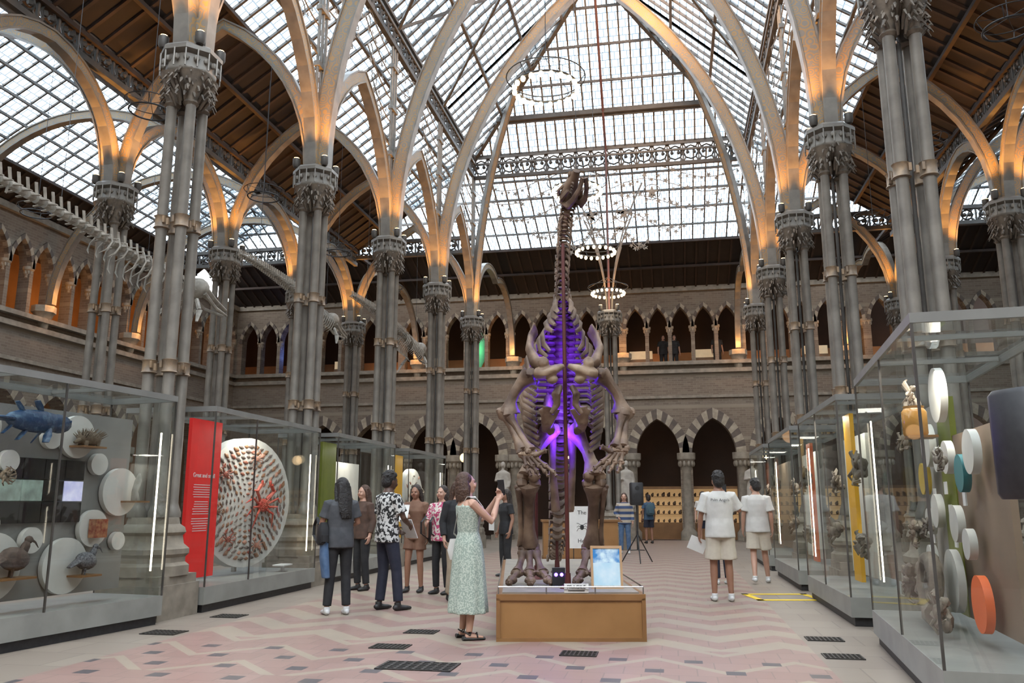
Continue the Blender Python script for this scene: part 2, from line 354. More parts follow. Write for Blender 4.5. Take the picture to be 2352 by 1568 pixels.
# ------------------------------------------------------------ roofs
def panel(a,b,U,tmax=lambda s:1,nb=20,nh=4,glass=True,w=.05,hw=1.3):
    a,b,U=V(a),V(b),V(U); E=b-a; L=E.length; H=U.length
    mb=MB()
    nrm=E.cross(U).normalized()
    if nrm.z>0: nrm=-nrm
    for i in range(nb+1):
        s=i/nb; t=tmax(s)
        if t<.02: continue
        p=a+E*s; mb.bar(p+nrm*.02,p+U*t+nrm*.02,w)
    for j in range(nh+1):
        t=j/nh; ss=[s/40 for s in range(41) if tmax(s/40)>=t-.001]
        if len(ss)>1: mb.bar(a+E*ss[0]+U*t+nrm*.08,a+E*ss[-1]+U*t+nrm*.08,w*hw)
    pn=MB(); uv=[]; k=20
    for i in range(k+1):
        s=i/k; t=tmax(s)
        for tt in (0,t):
            pn.v.append(a+E*s+U*tt); uv.append((s*L,tt*H))
    for i in range(k): pn.f.append((2*i,2*i+2,2*i+3,2*i+1)); pn.m.append(0)
    wn[0]+=1
    if glass:
        ob('window_%d'%wn[0],pn,RGLASS,smooth=False,uv=uv,**ST); trim(mb,BAR,smooth=False)
    else:
        ob('ceiling_boards_%d'%wn[0],pn,PLANK,smooth=False,uv=uv,**ST); trim(mb,RAFT,smooth=False)
VE=26.5; VH=22.8
def sidepair(o0,z0,o1,z1,v0,v1,**k):
    for sg in (-1,1): panel((AX+sg*o0,v0,z0),(AX+sg*o0,v1,z0),(sg*(o1-o0),0,z1-z0),**k)
NR=4.62; OR=8.85
sidepair(NR,13.3,0,17.6,0.2,VH,nb=56,nh=4,w=.07,hw=1.2)
sidepair(NR,13.3,0,17.6,VH,VE,nb=9,nh=4,w=.07,hw=1.2,tmax=lambda s:1-s)
panel((AX-NR,VE,13.3),(AX+NR,VE,13.3),(0,VH-VE,4.3),tmax=lambda s:1-abs(2*s-1),nb=28,nh=5,w=.055)
sidepair(OR,10.15,6.9,11.5,0.2,VE,glass=False,nb=60,nh=2,w=.07)
sidepair(6.9,11.5,NR,13.1,0.2,VE,nb=60,nh=3,w=.06)
sidepair(OR,10.15,10.6,11.2,0.2,VE+3,glass=False,nb=60,nh=2,w=.07)
sidepair(10.6,11.2,13.2,12.9,0.2,VE+3,nb=50,nh=3,w=.05)
sidepair(16.4,11.0,13.2,12.9,0.2,VE+3,nb=60,nh=6,w=.05)
sidepair(17.5,ZT,16.4,11.0,0.2,VE+3,glass=False,nb=60,nh=2,w=.07)
panel((WL,VF,ZT),(WR,VF,ZT),(0,-3.0,1.15),glass=False,nb=80,nh=2,w=.07)
panel((WL,VF-3.0,ZT+1.15),(WR,VF-3.0,ZT+1.15),(0,VE-VF+3.0,13.1-ZT-1.15),nb=84,nh=5,w=.05)
def girder(a,b,h,cell=.5):
    a,b=V(a),V(b); E=b-a; L=E.length; n=int(L/cell); m=MB(); up=V((0,0,h)); d=E/L
    m.bar(a,b,.12); m.bar(a+up,b+up,.12)
    for i in range(n):
        c=a+d*(i+.5)*(L/n)+up*.5; r=h*.32
        m.tube([c+d*r*cos(k*pi/4)+V((0,0,r*sin(k*pi/4))) for k in range(8)],.032,4,closed=True)
        for sg in (1,-1):
            m.bar(c+d*(L/n)*.5*sg+up*.5,c+d*r*.7*sg+V((0,0,r*.7)),.05); m.bar(c+d*(L/n)*.5*sg-up*.5,c+d*r*.7*sg-V((0,0,r*.7)),.05)
            m.ell(c+d*r*.45*sg,(.07,.07,.07),5)
        m.bar(a+d*i*(L/n),a+d*i*(L/n)+up,.05)
    trim(m,IROND,smooth=False)
for sg in (-1,1):
    girder((AX+sg*NR,0.2,12.6),(AX+sg*NR,VE,12.6),.7)
    girder((AX+sg*OR,0.2,9.65),(AX+sg*OR,VE,9.65),.55)
girder((AX-NR,VE,12.55),(AX+NR,VE,12.55),.75)
girder((WL,VE,9.9),(AX-NR,VE,9.9),.5); girder((AX+NR,VE,9.9),(WR,VE,9.9),.5)
m=MB(); m.bar((AX,0.2,17.5),(AX,VH,17.5),.2)
for sg in (-1,1): m.bar((AX+sg*NR,VE,13.2),(AX,VH,17.5),.14)
m.bar((AX-NR+1,VE-.9,14.2),(AX+NR-1,VE-.9,14.2),.16)
# diagonal wind braces under nave slopes
for v in vs if False else (9.6,13.8,18.0):
    for sg in (-1,1): m.bar((AX+sg*NR*.98,v,13.1),(AX+sg*NR*.5,v+2.1,15.2),.07); m.bar((AX+sg*NR*.5,v+2.1,15.2),(AX+sg*NR*.98,v+4.2,13.1),.07)
trim(m,IROND,smooth=False)
m=MB(); m.cyl((AX,VE-.12,7.6),(AX,VE-.12,13.2),.04); m.cyl((AX,VE-.12,13.2),(AX,VH,17.35),.045); trim(m,mat('dull_red_rod',(.14,.06,.05),(.11,.05,.045),5,.5,.2))
# ------------------------------------------------------------ columns
CZ=7.55
pm=MB(); pm.cb((0,0,.2),(.86,.86,.4)); pm.cb((0,0,.45),(.8,.8,.12)); pm.lathe([(.46,.5),(.46,.62),(.41,.66),(.41,.72),(.45,.76),(.45,.82),(.38,.88),(.36,.98),(.4,1.02),(.38,1.08),(.32,1.12),(.3,1.2)],8,ph=.5)
plinth_me=mesh('plinth',pm,[STONE],True)
SO=.145
sm=MB(); sm.lathe([(.115,1.2),(.115,1.26),(.092,1.32),(.074,1.38),(.069,6.72),(.085,6.76)],14); shaft_me=mesh('shaft',sm,[IRON])
tm=MB(); tm.cyl((0,0,1.2),(0,0,6.7),.026,n=8); core_me=mesh('core_shaft',tm,[IROND])
bm_=MB()
for sx in (-1,1):
    for sy in (-1,1): bm_.lathe([(.075,-.09),(.103,-.08),(.089,-.06),(.089,.06),(.103,.08),(.075,.09)],14,(sx*SO,sy*SO,0))
for k in range(20):
    a=2*pi*k/20; bm_.cb((.228*cos(a),.228*sin(a),.02*(-1)**k),(.032,.032,.09))
band_me=mesh('ring_band',bm_,[BAND])
cm=MB()
for sx in (-1,1):
    for sy in (-1,1): cm.lathe([(.08,6.7),(.11,6.74),(.085,6.78),(.115,6.95),(.18,7.12),(.20,7.18)],10,(sx*.135,sy*.135,0))
random.seed(3)
for k in range(96):
    a=2*pi*k/32+random.uniform(-.08,.08); r0=.165+.04*(k%2); z0=6.70+.085*(k%5); q=V((cos(a),sin(a),0))
    cm.tube([q*r0+V((0,0,z0)),q*(r0+.06)+V((0,0,z0+.10)),q*(r0+.13)+V((0,0,z0+.16)),q*(r0+.18)+V((0,0,z0+.08))],[.014,.026,.024,.006],5)
    if k%3==1: cm.ell(q*(r0+.15)+V((0,0,z0+.09)),(.022,.022,.018),5)
cap_me=mesh('capital',cm,[BRONZE])
am=MB(); am.lathe([(.31,7.15),(.35,7.2),(.35,7.24),(.34,7.28),(.34,7.42),(.42,7.46),(.42,7.52),(.38,7.56)],8,ph=.5)
for k in range(16):
    a=2*pi*k/16; q=V((cos(a),sin(a),0)); am.ell(q*.35+V((0,0,7.35)),(.045,.045,.05),7); am.cyl(q*.40+V((0,0,7.2)),q*.40+V((0,0,7.46)),.012,n=5)
aba_me=mesh('abacus',am,[IRON])
um=MB(); um.lathe([(.05,0),(.07,.04),(.07,.17),(.055,.18)],10); up_me=mesh('uplight',um,[IROND])
ul=MB(); ul.lathe([(.05,.182),(.05,.19)],10); upl_me=mesh('lamp_lens',ul,[LAMPW])
WARM=(1,.44,.10)
def column(x,y):
    root=emp('iron_column',(x,y,0),label='clustered grey painted iron column with leafy capital on stone plinth',category='column',group='cast iron court columns')
    ob('plinth',plinth_me,None,root); ob('core_shaft',core_me,None,root); ob('capital',cap_me,None,root,label='dark bronze foliage capital'); ob('abacus',aba_me,None,root)
    for sx in (-1,1):
        for sy in (-1,1): ob('shaft',shaft_me,None,root,loc=(sx*SO,sy*SO,0))
    for z in (3.1,5.05): ob('ring_band',band_me,None,root,loc=(0,0,z),label='gilded ring band')
    sd=1 if x<AX else -1
    if abs(x-AX)<.1: sd=0
    for dx,dy in ((sd*.28,-.26),(sd*.28,.26),(-sd*.28,-.26)) if sd else ((-.27,-.27),(.27,-.27)):
        l=emp('uplighter',(x+dx,y+dy,CZ),label='small dark uplighter standing on a column capital',category='lamp',group='capital uplighters')
        ob('lamp_body',up_me,None,l); ob('lamp_lens',upl_me,None,l)
        light('SPOT',(x+dx*1.3,y+dy*1.4,CZ+.2),290,WARM,.06,rot=(pi,0,0),spot=90,blend=1)
vs_=[9.6,13.8,18.0,22.2,26.5]
for v in vs_: column(AX-NR,v); column(AX+NR,v)
for v in vs_[1:]: column(AX-OR,v); column(AX+OR,v)
column(AX,VE)
def iarch(pts,A,w=.3,d=.2,nm='iron_arch',lab='painted curved iron arch rib with gilt stencil pattern',gr=None):
    m=MB(); m.rib(pts,A,w,d,0)
    for q in (-1,1): m.rib(pts,A,w*1.3,.035,1,off=q*d/2)
    return ob(nm,m,[RIB,IRON],smooth=False,label=lab,category='arch rib',group=gr or 'iron roof arches')
arcpath=archpts
for sg in (-1,1):
    for i in range(-1,4):
        vv=(vs_[i]+vs_[i+1])/2 if i>=0 else 7.5
        iarch([(AX+sg*NR,y,z) for y,z in arcpath(vv,1.95,CZ,3.1)],(1,0,0),.17,.25,gr='arches along the nave')
        iarch([(AX+sg*OR,y,z) for y,z in arcpath(vv,1.95,CZ,2.05)],(1,0,0),.15,.2,gr='arches along the outer aisle')
for v in vs_[:4]:
    iarch([(x,v,z) for x,z in arcpath(AX,NR-.1,CZ,9.3,20)],(0,1,0),.17,.30,lab='tall pointed iron nave arch painted cream and gold',gr='nave cross arches')
for v in vs_:
    for sg in (-1,1):
        iarch([(x,v,z) for x,z in arcpath(AX+sg*(NR+OR)/2,(OR-NR)/2-.1,CZ,3.3)],(0,1,0),.15,.2,gr='aisle cross arches')
        cw=AX+sg*(OR+17.5)/2; iarch([(x,v,z) for x,z in arcpath(cw,(17.5-OR)/2-.22,CZ,4.0,16)],(0,1,0),.15,.22,gr='outer aisle cross arches')
for sx in (-NR,NR):
    P=[]
    for k in range(15):
        t=k/14; bx_=AX+sx*.98; e=1-math.cos(t*pi/2)
        P.append((bx_+(AX-bx_)*e,VE-.1+(VH-.3-VE)*e,CZ+(17.2-CZ)*sin(t*pi/2)**1.1))
    iarch(P,(.77,-.6*(1 if sx<0 else -1),0),.14,.2,lab='curved iron hip rib rising to the nave crown',gr='hip ribs')
for x in (AX-NR,AX+NR,AX-OR,AX+OR):
    P=arcpath((VE+VF)/2,(VF-VE)/2-.22,CZ,2.3,14)
    iarch([(x,y,z) for y,z in P],(1,0,0),.16,.18,gr='end bay arches')
m=MB()
for sg in (-1,1):
    for k,(dx,dz) in enumerate(((.35,2.2),(.7,3.2),(1.1,4.4))):
        m.tube([(sg*(.08+dx*t*t),0,CZ+dz*t) for t in [i/8 for i in range(9)]],.03,6)
ob('iron_tube_fan',m,IRON,loc=(AX,VE,0),label='slim curving grey iron tubes rising from end column',category='ironwork')
m=MB(); m.lathe([(.08,6.7),(.16,6.8),(.2,7.0),(.3,7.25),(.36,7.3),(.36,7.5)],8)
cor=None
for x,y in [(WL,v) for v in vs_]+[(x,VF) for x in (AX-NR,AX+NR,AX-OR,AX+OR,AX)]:
    if cor is None: cor=ob('wall_corbel',m,STONE2,loc=(x,y,0),label='carved stone corbel carrying an arch',category='corbel',group='stone wall corbels')
    else: dup(cor,loc=(x,y,0))
    light('POINT',(x+(.7 if x==WL else 0),y-(.7 if y==VF else 0),7.7),38,WARM,.08)
def leaf(mb,c,r,a0,R,mi=0):
    c=V(c); vs=[c];n=10
    for k in range(n):
        rr=r*(1 if k%2==0 else .4); a=a0+2*pi*k/n; vs.append(c+R@V((rr*cos(a),0,rr*sin(a))))
    mb.add(vs,[(0,1+k,1+(k+1)%n) for k in range(n)],mi)
random.seed(5)
R90=Matrix.Rotation(pi/2,3,'Z'); RI=Matrix.Identity(3)
fm=MB()
for dy in (-.16,0,.16): fm.cyl((0,dy,CZ),(0,dy,12.7),.035,n=8)
for z in (8.6,9.7,10.9,12.0): fm.cb((0,0,z),(.12,.42,.1))
for sg in (-1,1):
    for z0,L in ((8.9,.35),(9.3,.6),(9.9,.9),(10.5,1.3),(11.1,1.6),(11.7,1.8),(12.2,1.8)):
        P=[V((0,sg*(.2+L*t),z0+.5*t*t)) for t in [k/8 for k in range(9)]]
        fm.tube(P,.016,5)
        for k in range(2,9): leaf(fm,P[k]+V((0,0,random.uniform(-.15,.18))),random.uniform(.08,.13),random.random()*6,R90)
        e=P[-1]; fm.tube([e+V((0,sg*(.15*cos(t)-.15),.15*sin(t))) for t in [k*.6 for k in range(9)]],.014,4)
fol=None
for sg in (-1,1):
    for v in vs_:
        if fol is None: fol=ob('iron_foliage',fm,LEAFM,loc=(AX+sg*NR,v,0),smooth=False,label='slender iron tubes with wrought leaf scrolls above column',category='ironwork',group='wrought foliage over nave columns')
        else: dup(fol,loc=(AX+sg*NR,v,0))
fm=MB()
for sg in (-1,1):
    for z0,L in ((10.0,1.2),(10.6,2.4),(11.2,3.6),(11.8,4.2),(12.3,4.2)):
        P=[V((sg*(.1+L*t),0,z0+.3*sin(t*6))) for t in [k/18 for k in range(19)]]
        fm.tube(P,.014,5)
        for k in range(1,19): leaf(fm,P[k]+V((0,0,random.uniform(-.18,.18))),random.uniform(.08,.13),random.random()*6,RI)
    for cx,cz in ((.55,10.9),(1.5,11.6)):
        fm.tube([V((sg*cx+.28*cos(k*pi/6),0,cz+.28*sin(k*pi/6))) for k in range(12)],.016,4,closed=True); leaf(fm,(sg*cx,0,cz),.25,.3,RI)
ob('iron_foliage',fm,LEAFM,loc=(AX,VE,0),smooth=False,label='wide wrought iron foliage screen under end truss',category='ironwork',group='wrought foliage over nave columns')
# ------------------------------------------------------------ chandeliers
def ring(r,z,n=32): return [V((r*cos(2*pi*k/n),r*sin(2*pi*k/n),z)) for k in range(n)]
def chandelier(loc,lit,r=.5,top=16.8):
    root=emp('ring_chandelier',loc,label=('black ring chandelier with a circle of glowing bulbs' if lit else 'thin black unlit ring chandelier hanging on rods'),category='chandelier',group='lit ring chandeliers' if lit else 'unlit ring chandeliers')
    m=MB(); w=.010 if lit else .008; m.tube(ring(r*1.25,.16),w,6,closed=True); m.tube(ring(r,0),w*1.8,6,closed=True)
    for k in range(6):
        a=k*pi/3; m.cyl((r*cos(a),r*sin(a),0),(r*1.25*cos(a),r*1.25*sin(a),.16),.007,n=5); m.cyl((r*1.25*cos(a),r*1.25*sin(a),.16),(0,0,.16 if not lit else .5),.005,n=5)
    ob('ring_frame',m,BLACK,root); m=MB(); m.cyl((0,0,.16 if not lit else .5),(0,0,top-loc[2]),.007,n=5); ob('hanging_cable',m,BLACK,root)
    if lit:
        b=MB(); b.ell((0,0,-.055),(.042,.042,.052),10); me=mesh('bulb',b,[BULB])
        for k in range(20): ob('bulb',me,None,root,loc=(r*cos(k*pi/10),r*sin(k*pi/10),0))
        light('POINT',(loc[0],loc[1],loc[2]-.25),30,(1,.78,.5),.4)
for v in (12.4,17.0,21.5,26.0): chandelier((AX,v,8.1),True,.52)
for v in (11.8,15.9,20.1,24.3):
    chandelier((AX-6.8,v,8.0),False,.34,11.5); chandelier((AX+6.75,v,8.0),False,.34,11.5)
for v in (15.9,20.1): chandelier((AX-12.5,v,8.0),False,.34,12.4)
# ------------------------------------------------------------ display cases
def case(loc,rz,L,d,H=2.65,lab='large glass display case with grey frame',strip=None,posts=()):
    root=emp('display_case',loc,(0,0,rz),label=lab,category='display case',group='tall glass display cases')
    m=MB(); m.bx((.04,.04,0),(L-.04,d-.04,.1),1); m.bx((0,0,.1),(L,d,.32),0); ob('base',m,[CASEG,BLACK],root,smooth=False)  # inset foot coloured black: the recess shadow is put into its colour
    m=MB(); m.bx((0,0,H-.07),(L,.03,H)); m.bx((0,d-.03,H-.07),(L,d,H)); m.bx((0,.03,H-.07),(.03,d-.03,H)); m.bx((L-.03,.03,H-.07),(L,d-.03,H))
    k=1.2
    while k<L-.3: m.bx((k,.04,H-.05),(k+.03,d-.04,H-.01)); k+=1.2
    ob('top_frame',m,CASEW,root,smooth=False)
    for x in [.01,L-.01]+list(posts):
        m=MB(); m.cb((x,.01,(H+.25)/2),(.018,.018,H-.39)); ob('corner_post',m,IROND,root,smooth=False)
    for x in (.01,L-.01):
        m=MB(); m.cb((x,d-.01,(H+.25)/2),(.018,.018,H-.39)); ob('corner_post',m,IROND,root,smooth=False)
    g=MB(); g.add([(0,.005,.32),(L,.005,.32),(L,.005,H-.07),(0,.005,H-.07)],[(0,1,2,3)]); ob('glass_pane',g,GLASS,root,smooth=False)
    g=MB(); g.add([(0,0,H-.02),(L,0,H-.02),(L,d,H-.02),(0,d,H-.02)],[(0,1,2,3)]); ob('glass_pane',g,GLASS,root,smooth=False)
    for x in (.005,L-.005):
        g=MB(); g.add([(x,0,.32),(x,d,.32),(x,d,H-.07),(x,0,H-.07)],[(0,1,2,3)]); ob('glass_pane',g,GLASS,root,smooth=False)
    if strip is not None:
        m=MB(); m.cb((strip,.12,1.4),(.014,.014,1.6)); ob('light_strip',m,LED,root,smooth=False)
    bpy.context.view_layer.update(); return root
def inside(cobj,x,y,z): return cobj.matrix_world@V((x,y,z))
PANEL=mat('panel_grey',(.21,.205,.19),(.17,.165,.155),2,.5)
def backpanel(c,x0,x1,y,z0,z1,mt,lab=None,nm='display_panel',th=.05):
    m=MB(); m.bx((0,0,0),(x1-x0,th,z1-z0)); o=ob(nm,m,mt,c,loc=(x0,y,z0),smooth=False)
    if lab: o['label']=lab
    return o
def discobj(c,x,y,z,r,mt,lab=None,th=.06,rot=None):
    m=MB(); m.disc((0,-th,0),r,th,36); o=ob('mounting_disc',m,mt,c,loc=(x,y,z),rot=rot)
    if lab: o['label']=lab
    return o
rzA=rad(90-7); A0=V((-6.42,4.55,0)); caseA=case(A0,rzA,4.55,1.0,strip=4.45,posts=(2.9,),lab='glass display case of mounted animals and screens')
pA=backpanel(caseA,0.3,4.3,.42,.42,2.35,PANEL)
def ax(v): return v-4.6
discsA=[(8.03,2.08,.23),(7.7,2.05,.12),(8.72,1.5,.27),(8.37,1.8,.12),(7.22,1.78,.11),(6.92,1.66,.16),(8.37,1.1,.2),(7.58,1.0,.13),(7.08,1.17,.11),(8.03,.72,.29),(7.15,.76,.33),(8.75,.95,.1),(6.9,2.1,.18)]
for v,z,r in discsA: discobj(caseA,ax(v),.40,z,r,WHITE,'round white mounting disc')
SCR=[mat('screen_dark',(.006,.006,.008),(.015,.015,.015),8,.25),mat('screen_image',(.2,.3,.24),(.03,.04,.03),6,.25,em=.35,emc=(.3,.36,.33)),mat('screen_blue',(.35,.37,.65),(.7,.7,.8),7,.25,em=.5,emc=(.5,.5,.75))]
for i in range(3):
    for j in range(4):
        m=MB(); m.cb((0,0,0),(.25,.04,.21)); ob('video_screen',m,SCR[0 if i!=1 else (2 if j==3 else (1 if j<2 else 0))],caseA,loc=(ax(7.28+j*.262),.39,1.72-i*.222),smooth=False)
def animal(kind,c,x,y,z,s=1,flip=False,lab='',col=None):
    m=MB(); nm=kind; R=lambda a:Matrix.Rotation(a,3,'Y'); cat='animal specimen'
    if kind=='stuffed_bird':
        m.ell((0,0,.13),(.12,.075,.085),12,R=R(-.2)); m.ell((-.08,0,.2),(.035,.03,.07),8,R=R(-.4)); m.ell((-.11,0,.26),(.032,.028,.03),8); m.tube([(-.13,0,.26),(-.17,0,.24),(-.2,0,.2)],[.012,.007,.003],6)
        m.tube([(.1,0,.13),(.2,0,.08)],[(.05,.03),(.03,.01)],8); m.tube([(-.01,.025,.08),(0,.03,0),(-.04,.03,-.005)],[.014,.008,.006],6); m.tube([(.02,-.025,.08),(.03,-.03,0),(-.01,-.03,-.005)],[.014,.008,.006],6)
    elif kind=='stuffed_echidna':
        m.ell((0,0,.08),(.15,.09,.085),12); m.tube([(-.12,0,.06),(-.2,0,.03)],[.035,.01],8)
        random.seed(2)
        for k in range(70):
            a=random.uniform(0,pi);b=random.uniform(-1.2,1.3); p=V((.14*sin(b),.085*cos(a)*cos(b),.08+.08*abs(sin(a))*cos(b))); q=p+V((sin(b)*.05+.02,cos(a)*.04,.045)); m.tube([p,q],[.007,.001],4)
        for sx in (-.08,.08):
            for sy in (-.05,.05): m.tube([(sx,sy,.05),(sx-.01,sy*1.2,0)],[.025,.018],6)
    elif kind=='blue_fish_model':
        m.ell((0,0,0),(.36,.07,.11),16); m.ell((-.25,0,0),(.16,.065,.095),12); m.tube([(.28,0,0),(.46,0,0),(.5,0,0)],[(.03,.06),(.02,.13),(.01,.1)],10,up=V((0,1,0)))
        for p,q,w in (((-.05,0,.09),(.02,0,.2),.05),((.15,0,.07),(.24,0,.17),.04),((-.12,-.04,-.06),(-.04,-.09,-.2),.04),((.1,0,-.08),(.2,0,-.19),.04),((-.12,.04,-.06),(-.04,.09,-.2),.04),((.26,0,-.04),(.36,0,-.14),.03)):
            m.tube([p,[(p[i]+q[i])/2 for i in range(3)],q],[(.02,.02),(w,.012),(w*.8,.006)],8)
        m.ell((-.36,-.045,.03),(.014,.01,.014),6)
    elif kind=='bone_specimen':
        m.tube([(0,0,0),(-.02,0,.1),(.02,0,.22),(.03,0,.3)],[(.06,.03),(.04,.025),(.05,.02),(.015,.01)],10)
    elif kind=='ammonite':
        cat='fossil'; P=[];Rr=[]
        for k in range(60):
            a=k*.3; r=.025*math.exp(a*.105); P.append((r*cos(a),-.0,.17+r*sin(a))); Rr.append(r*.36*(1.0 if k%2 else .9)+.003)
        m.tube(P,Rr,10,up=V((0,1,0))); m.jit(.002,2)
    elif kind=='rock_specimen':
        cat='fossil'; random.seed(int(x*100+z*37))
        for k in range(9): m.ell((random.uniform(-.1,.1),random.uniform(-.04,.04),random.uniform(.05,.22)),(random.uniform(.02,.06),.035,random.uniform(.03,.07)),8,R=R(random.random()*3))
        for k in range(8):
            a=random.uniform(0,6.28); m.tube([(.05*cos(a),-.02,.13+.05*sin(a)),(.15*cos(a+.3),-.05,.13+.13*sin(a+.3)),(.19*cos(a+.7),-.02,.13+.16*sin(a+.7))],[.02,.014,.006],6)
        m.jit(.004,3)
    if flip: m.v=[V((-p.x,p.y,p.z)) for p in m.v]; m.f=[tuple(reversed(f)) for f in m.f]
    o=ob(nm,m,col,loc=inside(c,x,y,z),rot=(0,0,c.rotation_euler[2]),label=lab,category=cat); o.scale=(s,s,s); return o
DARKB=mat('dark_feather',(.05,.032,.025),(.09,.06,.045),30,.8,bump=.6); SPOT=mat('spotted_feather',(.03,.03,.036),(.16,.16,.17),60,.7); BLUEF=mat('blue_fish_skin',(.008,.035,.09),(.06,.11,.17),18,.35,bump=.4,thr=(.5,.66)); BROWNF=mat('brown_fur',(.09,.06,.035),(.15,.11,.07),30,.8)
shm=MB(); shm.bx((-.2,-.22,-.02),(.2,0,0)); sh_me=mesh('shelf',shm,[OAK],False)
def shelf(c,x,y,z,sc=1): ob('shelf',sh_me,None,c,loc=(x,y,z)).scale=(sc,1,1)
animal('stuffed_bird',caseA,ax(8.2),.24,.62,1.1,True,'dark speckled ground bird standing on small shelf',SPOT); shelf(caseA,ax(8.2),.36,.62,.7)
animal('stuffed_bird',caseA,ax(7.3),.24,.66,1.35,True,'dark brown long-beaked flightless bird on shelf',DARKB); shelf(caseA,ax(7.3),.36,.66)
animal('stuffed_echidna',caseA,ax(8.08),.24,1.98,1.0,False,'spiny brown echidna mounted on small shelf',BROWNF); shelf(caseA,ax(8.08),.36,1.98,.8)
animal('bone_specimen',caseA,ax(8.85),.24,1.4,1.05,False,'cream bone horn standing on a wooden shelf',BONEW); shelf(caseA,ax(8.85),.36,1.4,.6)
animal('blue_fish_model',caseA,ax(7.35),.2,2.18,1.05,True,'large mottled blue lobe-finned fish model',BLUEF)
animal('rock_specimen',caseA,ax(7.1),.24,1.55,.6,False,'small brown fossil on the grey panel',BROWNF)
m=MB(); m.cb((0,0,0),(.17,.1,.2)); ob('specimen_jar',m,mat('jar_red',(.2,.03,.02),(.4,.2,.1),20,.3),loc=inside(caseA,ax(8.37),.28,1.1),rot=(0,0,rzA),smooth=False,label='dark framed box holding a red specimen',category='specimen box')
caseB=case((-5.93,10.06,0),pi/2,3.4,1.35,strip=3.28,posts=(1.15,),lab='glass display case with red panel and shell disc')
rp=backpanel(caseB,.02,.78,.35,.4,2.5,REDP,'bright red information panel')
text('Great and small',.085,PAPER,rp,(.37,-.003,1.32))
m=MB(); random.seed(4)
for k in range(20):
    if k%7==6: continue
    m.cb((.34,-.003,1.22-k*.032),(.44-random.random()*.12,.002,.009))
ob('text_lines',m,PAPER,rp,smooth=False)
DR=-.24
bd=discobj(caseB,2.0,.72,1.4,.98,WHITE,'huge white disc with spiral of shells',.2,rot=(0,0,DR))
bpy.context.view_layer.update()
SH=[mat('shell_pink',(.36,.14,.09),(.48,.28,.2),12,.5),mat('shell_brown',(.14,.055,.03),(.28,.15,.08),14,.5),mat('shell_red',(.32,.06,.035),(.26,.12,.08),14,.5),mat('shell_grey',(.22,.17,.14),(.10,.08,.07),14,.5)]
sms=[]
for i in range(4):
    s_=MB(); s_.tube([(0,-.0,-.034),(.0,-.006,0),(0,-.004,.034)],[(.008,.004),(.026-.003*i,.008),(.005,.003)],8); sms.append(mesh('shell',s_,[SH[i]]))
k=0; DM=bd.matrix_world.copy(); DZ=pi/2+DR
for ringi in range(10):
    r=.12+ringi*.081; n=int(8+ringi*4.4)
    for j in range(n):
        if k>=285: break
        a=2*pi*j/n+ringi*.35
        o=ob('shell_specimen',sms[(j*(1+ringi)+ringi)%4],None,loc=DM@V((r*cos(a),-.203,r*sin(a))),rot=(0,a,DZ),label='small mounted shell in a spiral on the white disc',category='shell',group='spiral of shells on disc'); s=.62+ringi*.08+.2*((j*7)%3); o.scale=(s,s,s); k+=1
def crab(x,z,s,mt,lab):
    m=MB(); m.ell((0,0,0),(.13,.05,.11),12); random.seed(1)
    for sg in (-1,1):
        for k in range(4):
            a=-.9+k*.55; p=V((sg*.1*cos(a),0,.08*sin(a))); q=V((sg*.3*cos(a),-.06,.26*sin(a)+.06)); r=V((sg*.42*cos(a*1.1),0,.42*sin(a)-.05)); m.tube([p,q,(q+r)/2,r],[.022,.018,.014,.004],6)
        m.tube([(sg*.08,0,.1),(sg*.2,-.04,.22),(sg*.12,-.05,.33)],[.024,.03,.035],6); m.ell((sg*.1,-.05,.36),(.035,.02,.05),6)
    for k in range(24): m.ell((random.uniform(-.1,.1),-.045,random.uniform(-.08,.08)),(.012,.02,.012),5)
    o=ob('crab_specimen',m,mt,loc=DM@V((x,-.25,z)),rot=(0,0,DZ),label=lab,category='crab'); o.scale=(s,s,s)
REDC=mat('red_crab',(.42,.035,.02),(.5,.13,.08),12,.45); crab(.3,-.05,.95,REDC,'large spiny red king crab on shell disc')
crab(-.55,.4,.42,SH[2],'small red crab on shell disc'); crab(-.42,-.55,.42,SH[2],'red spider crab on shell disc'); crab(.2,-.66,.38,SH[0],'small pink crab near disc edge'); crab(-.68,-.15,.36,SH[1],'brown crab on shell disc'); crab(.1,.66,.36,SH[0],'small pink crab at top of disc')
m=MB(); m.cyl((0,0,0),(0,0,.1),.03); m.cb((0,0,.1),(.3,.2,.02)); ob('label_stand',m,PAPER,loc=inside(caseB,2.6,.2,.32),rot=(0,0,pi/2),label='small white slanted label stand on case floor',category='sign')
m=MB(); m.bx((-.03,0,0),(.03,.06,1.3))
for x in (1.4,2.4): ob('disc_support',m,CASEG,caseB,loc=(x,.9,.32),smooth=False)
caseC=case((-5.95,14.3,0),pi/2,3.2,1.2,strip=3.1,lab='glass display case with olive panel')
backpanel(caseC,.1,.75,.35,.4,2.5,GREENP,'olive green information panel'); backpanel(caseC,1.1,2.6,.6,.5,2.2,WHITE)
caseD=case((-5.95,18.5,0),pi/2,3.2,1.2,strip=3.1,lab='glass display case with yellow panel')
backpanel(caseD,.05,.6,.35,.4,2.5,YELP,'mustard yellow information panel'); discobj(caseD,1.8,.6,1.4,.85,WHITE,'big white disc',.14)
random.seed(9)
FOS=mat('fossil',(.11,.088,.07),(.25,.21,.155),12,.7,bump=.6); FOSL=mat('pale_fossil',(.26,.22,.17),(.15,.122,.095),12,.7,bump=.6)
for c,xs in ((caseC,(1.3,1.8,2.3)),(caseD,(1.4,1.9,2.3))):
    for x in xs: animal('rock_specimen',c,x,.3,.9+random.random()*.7,1.1,False,'brown fossil specimen mounted on panel',FOS)
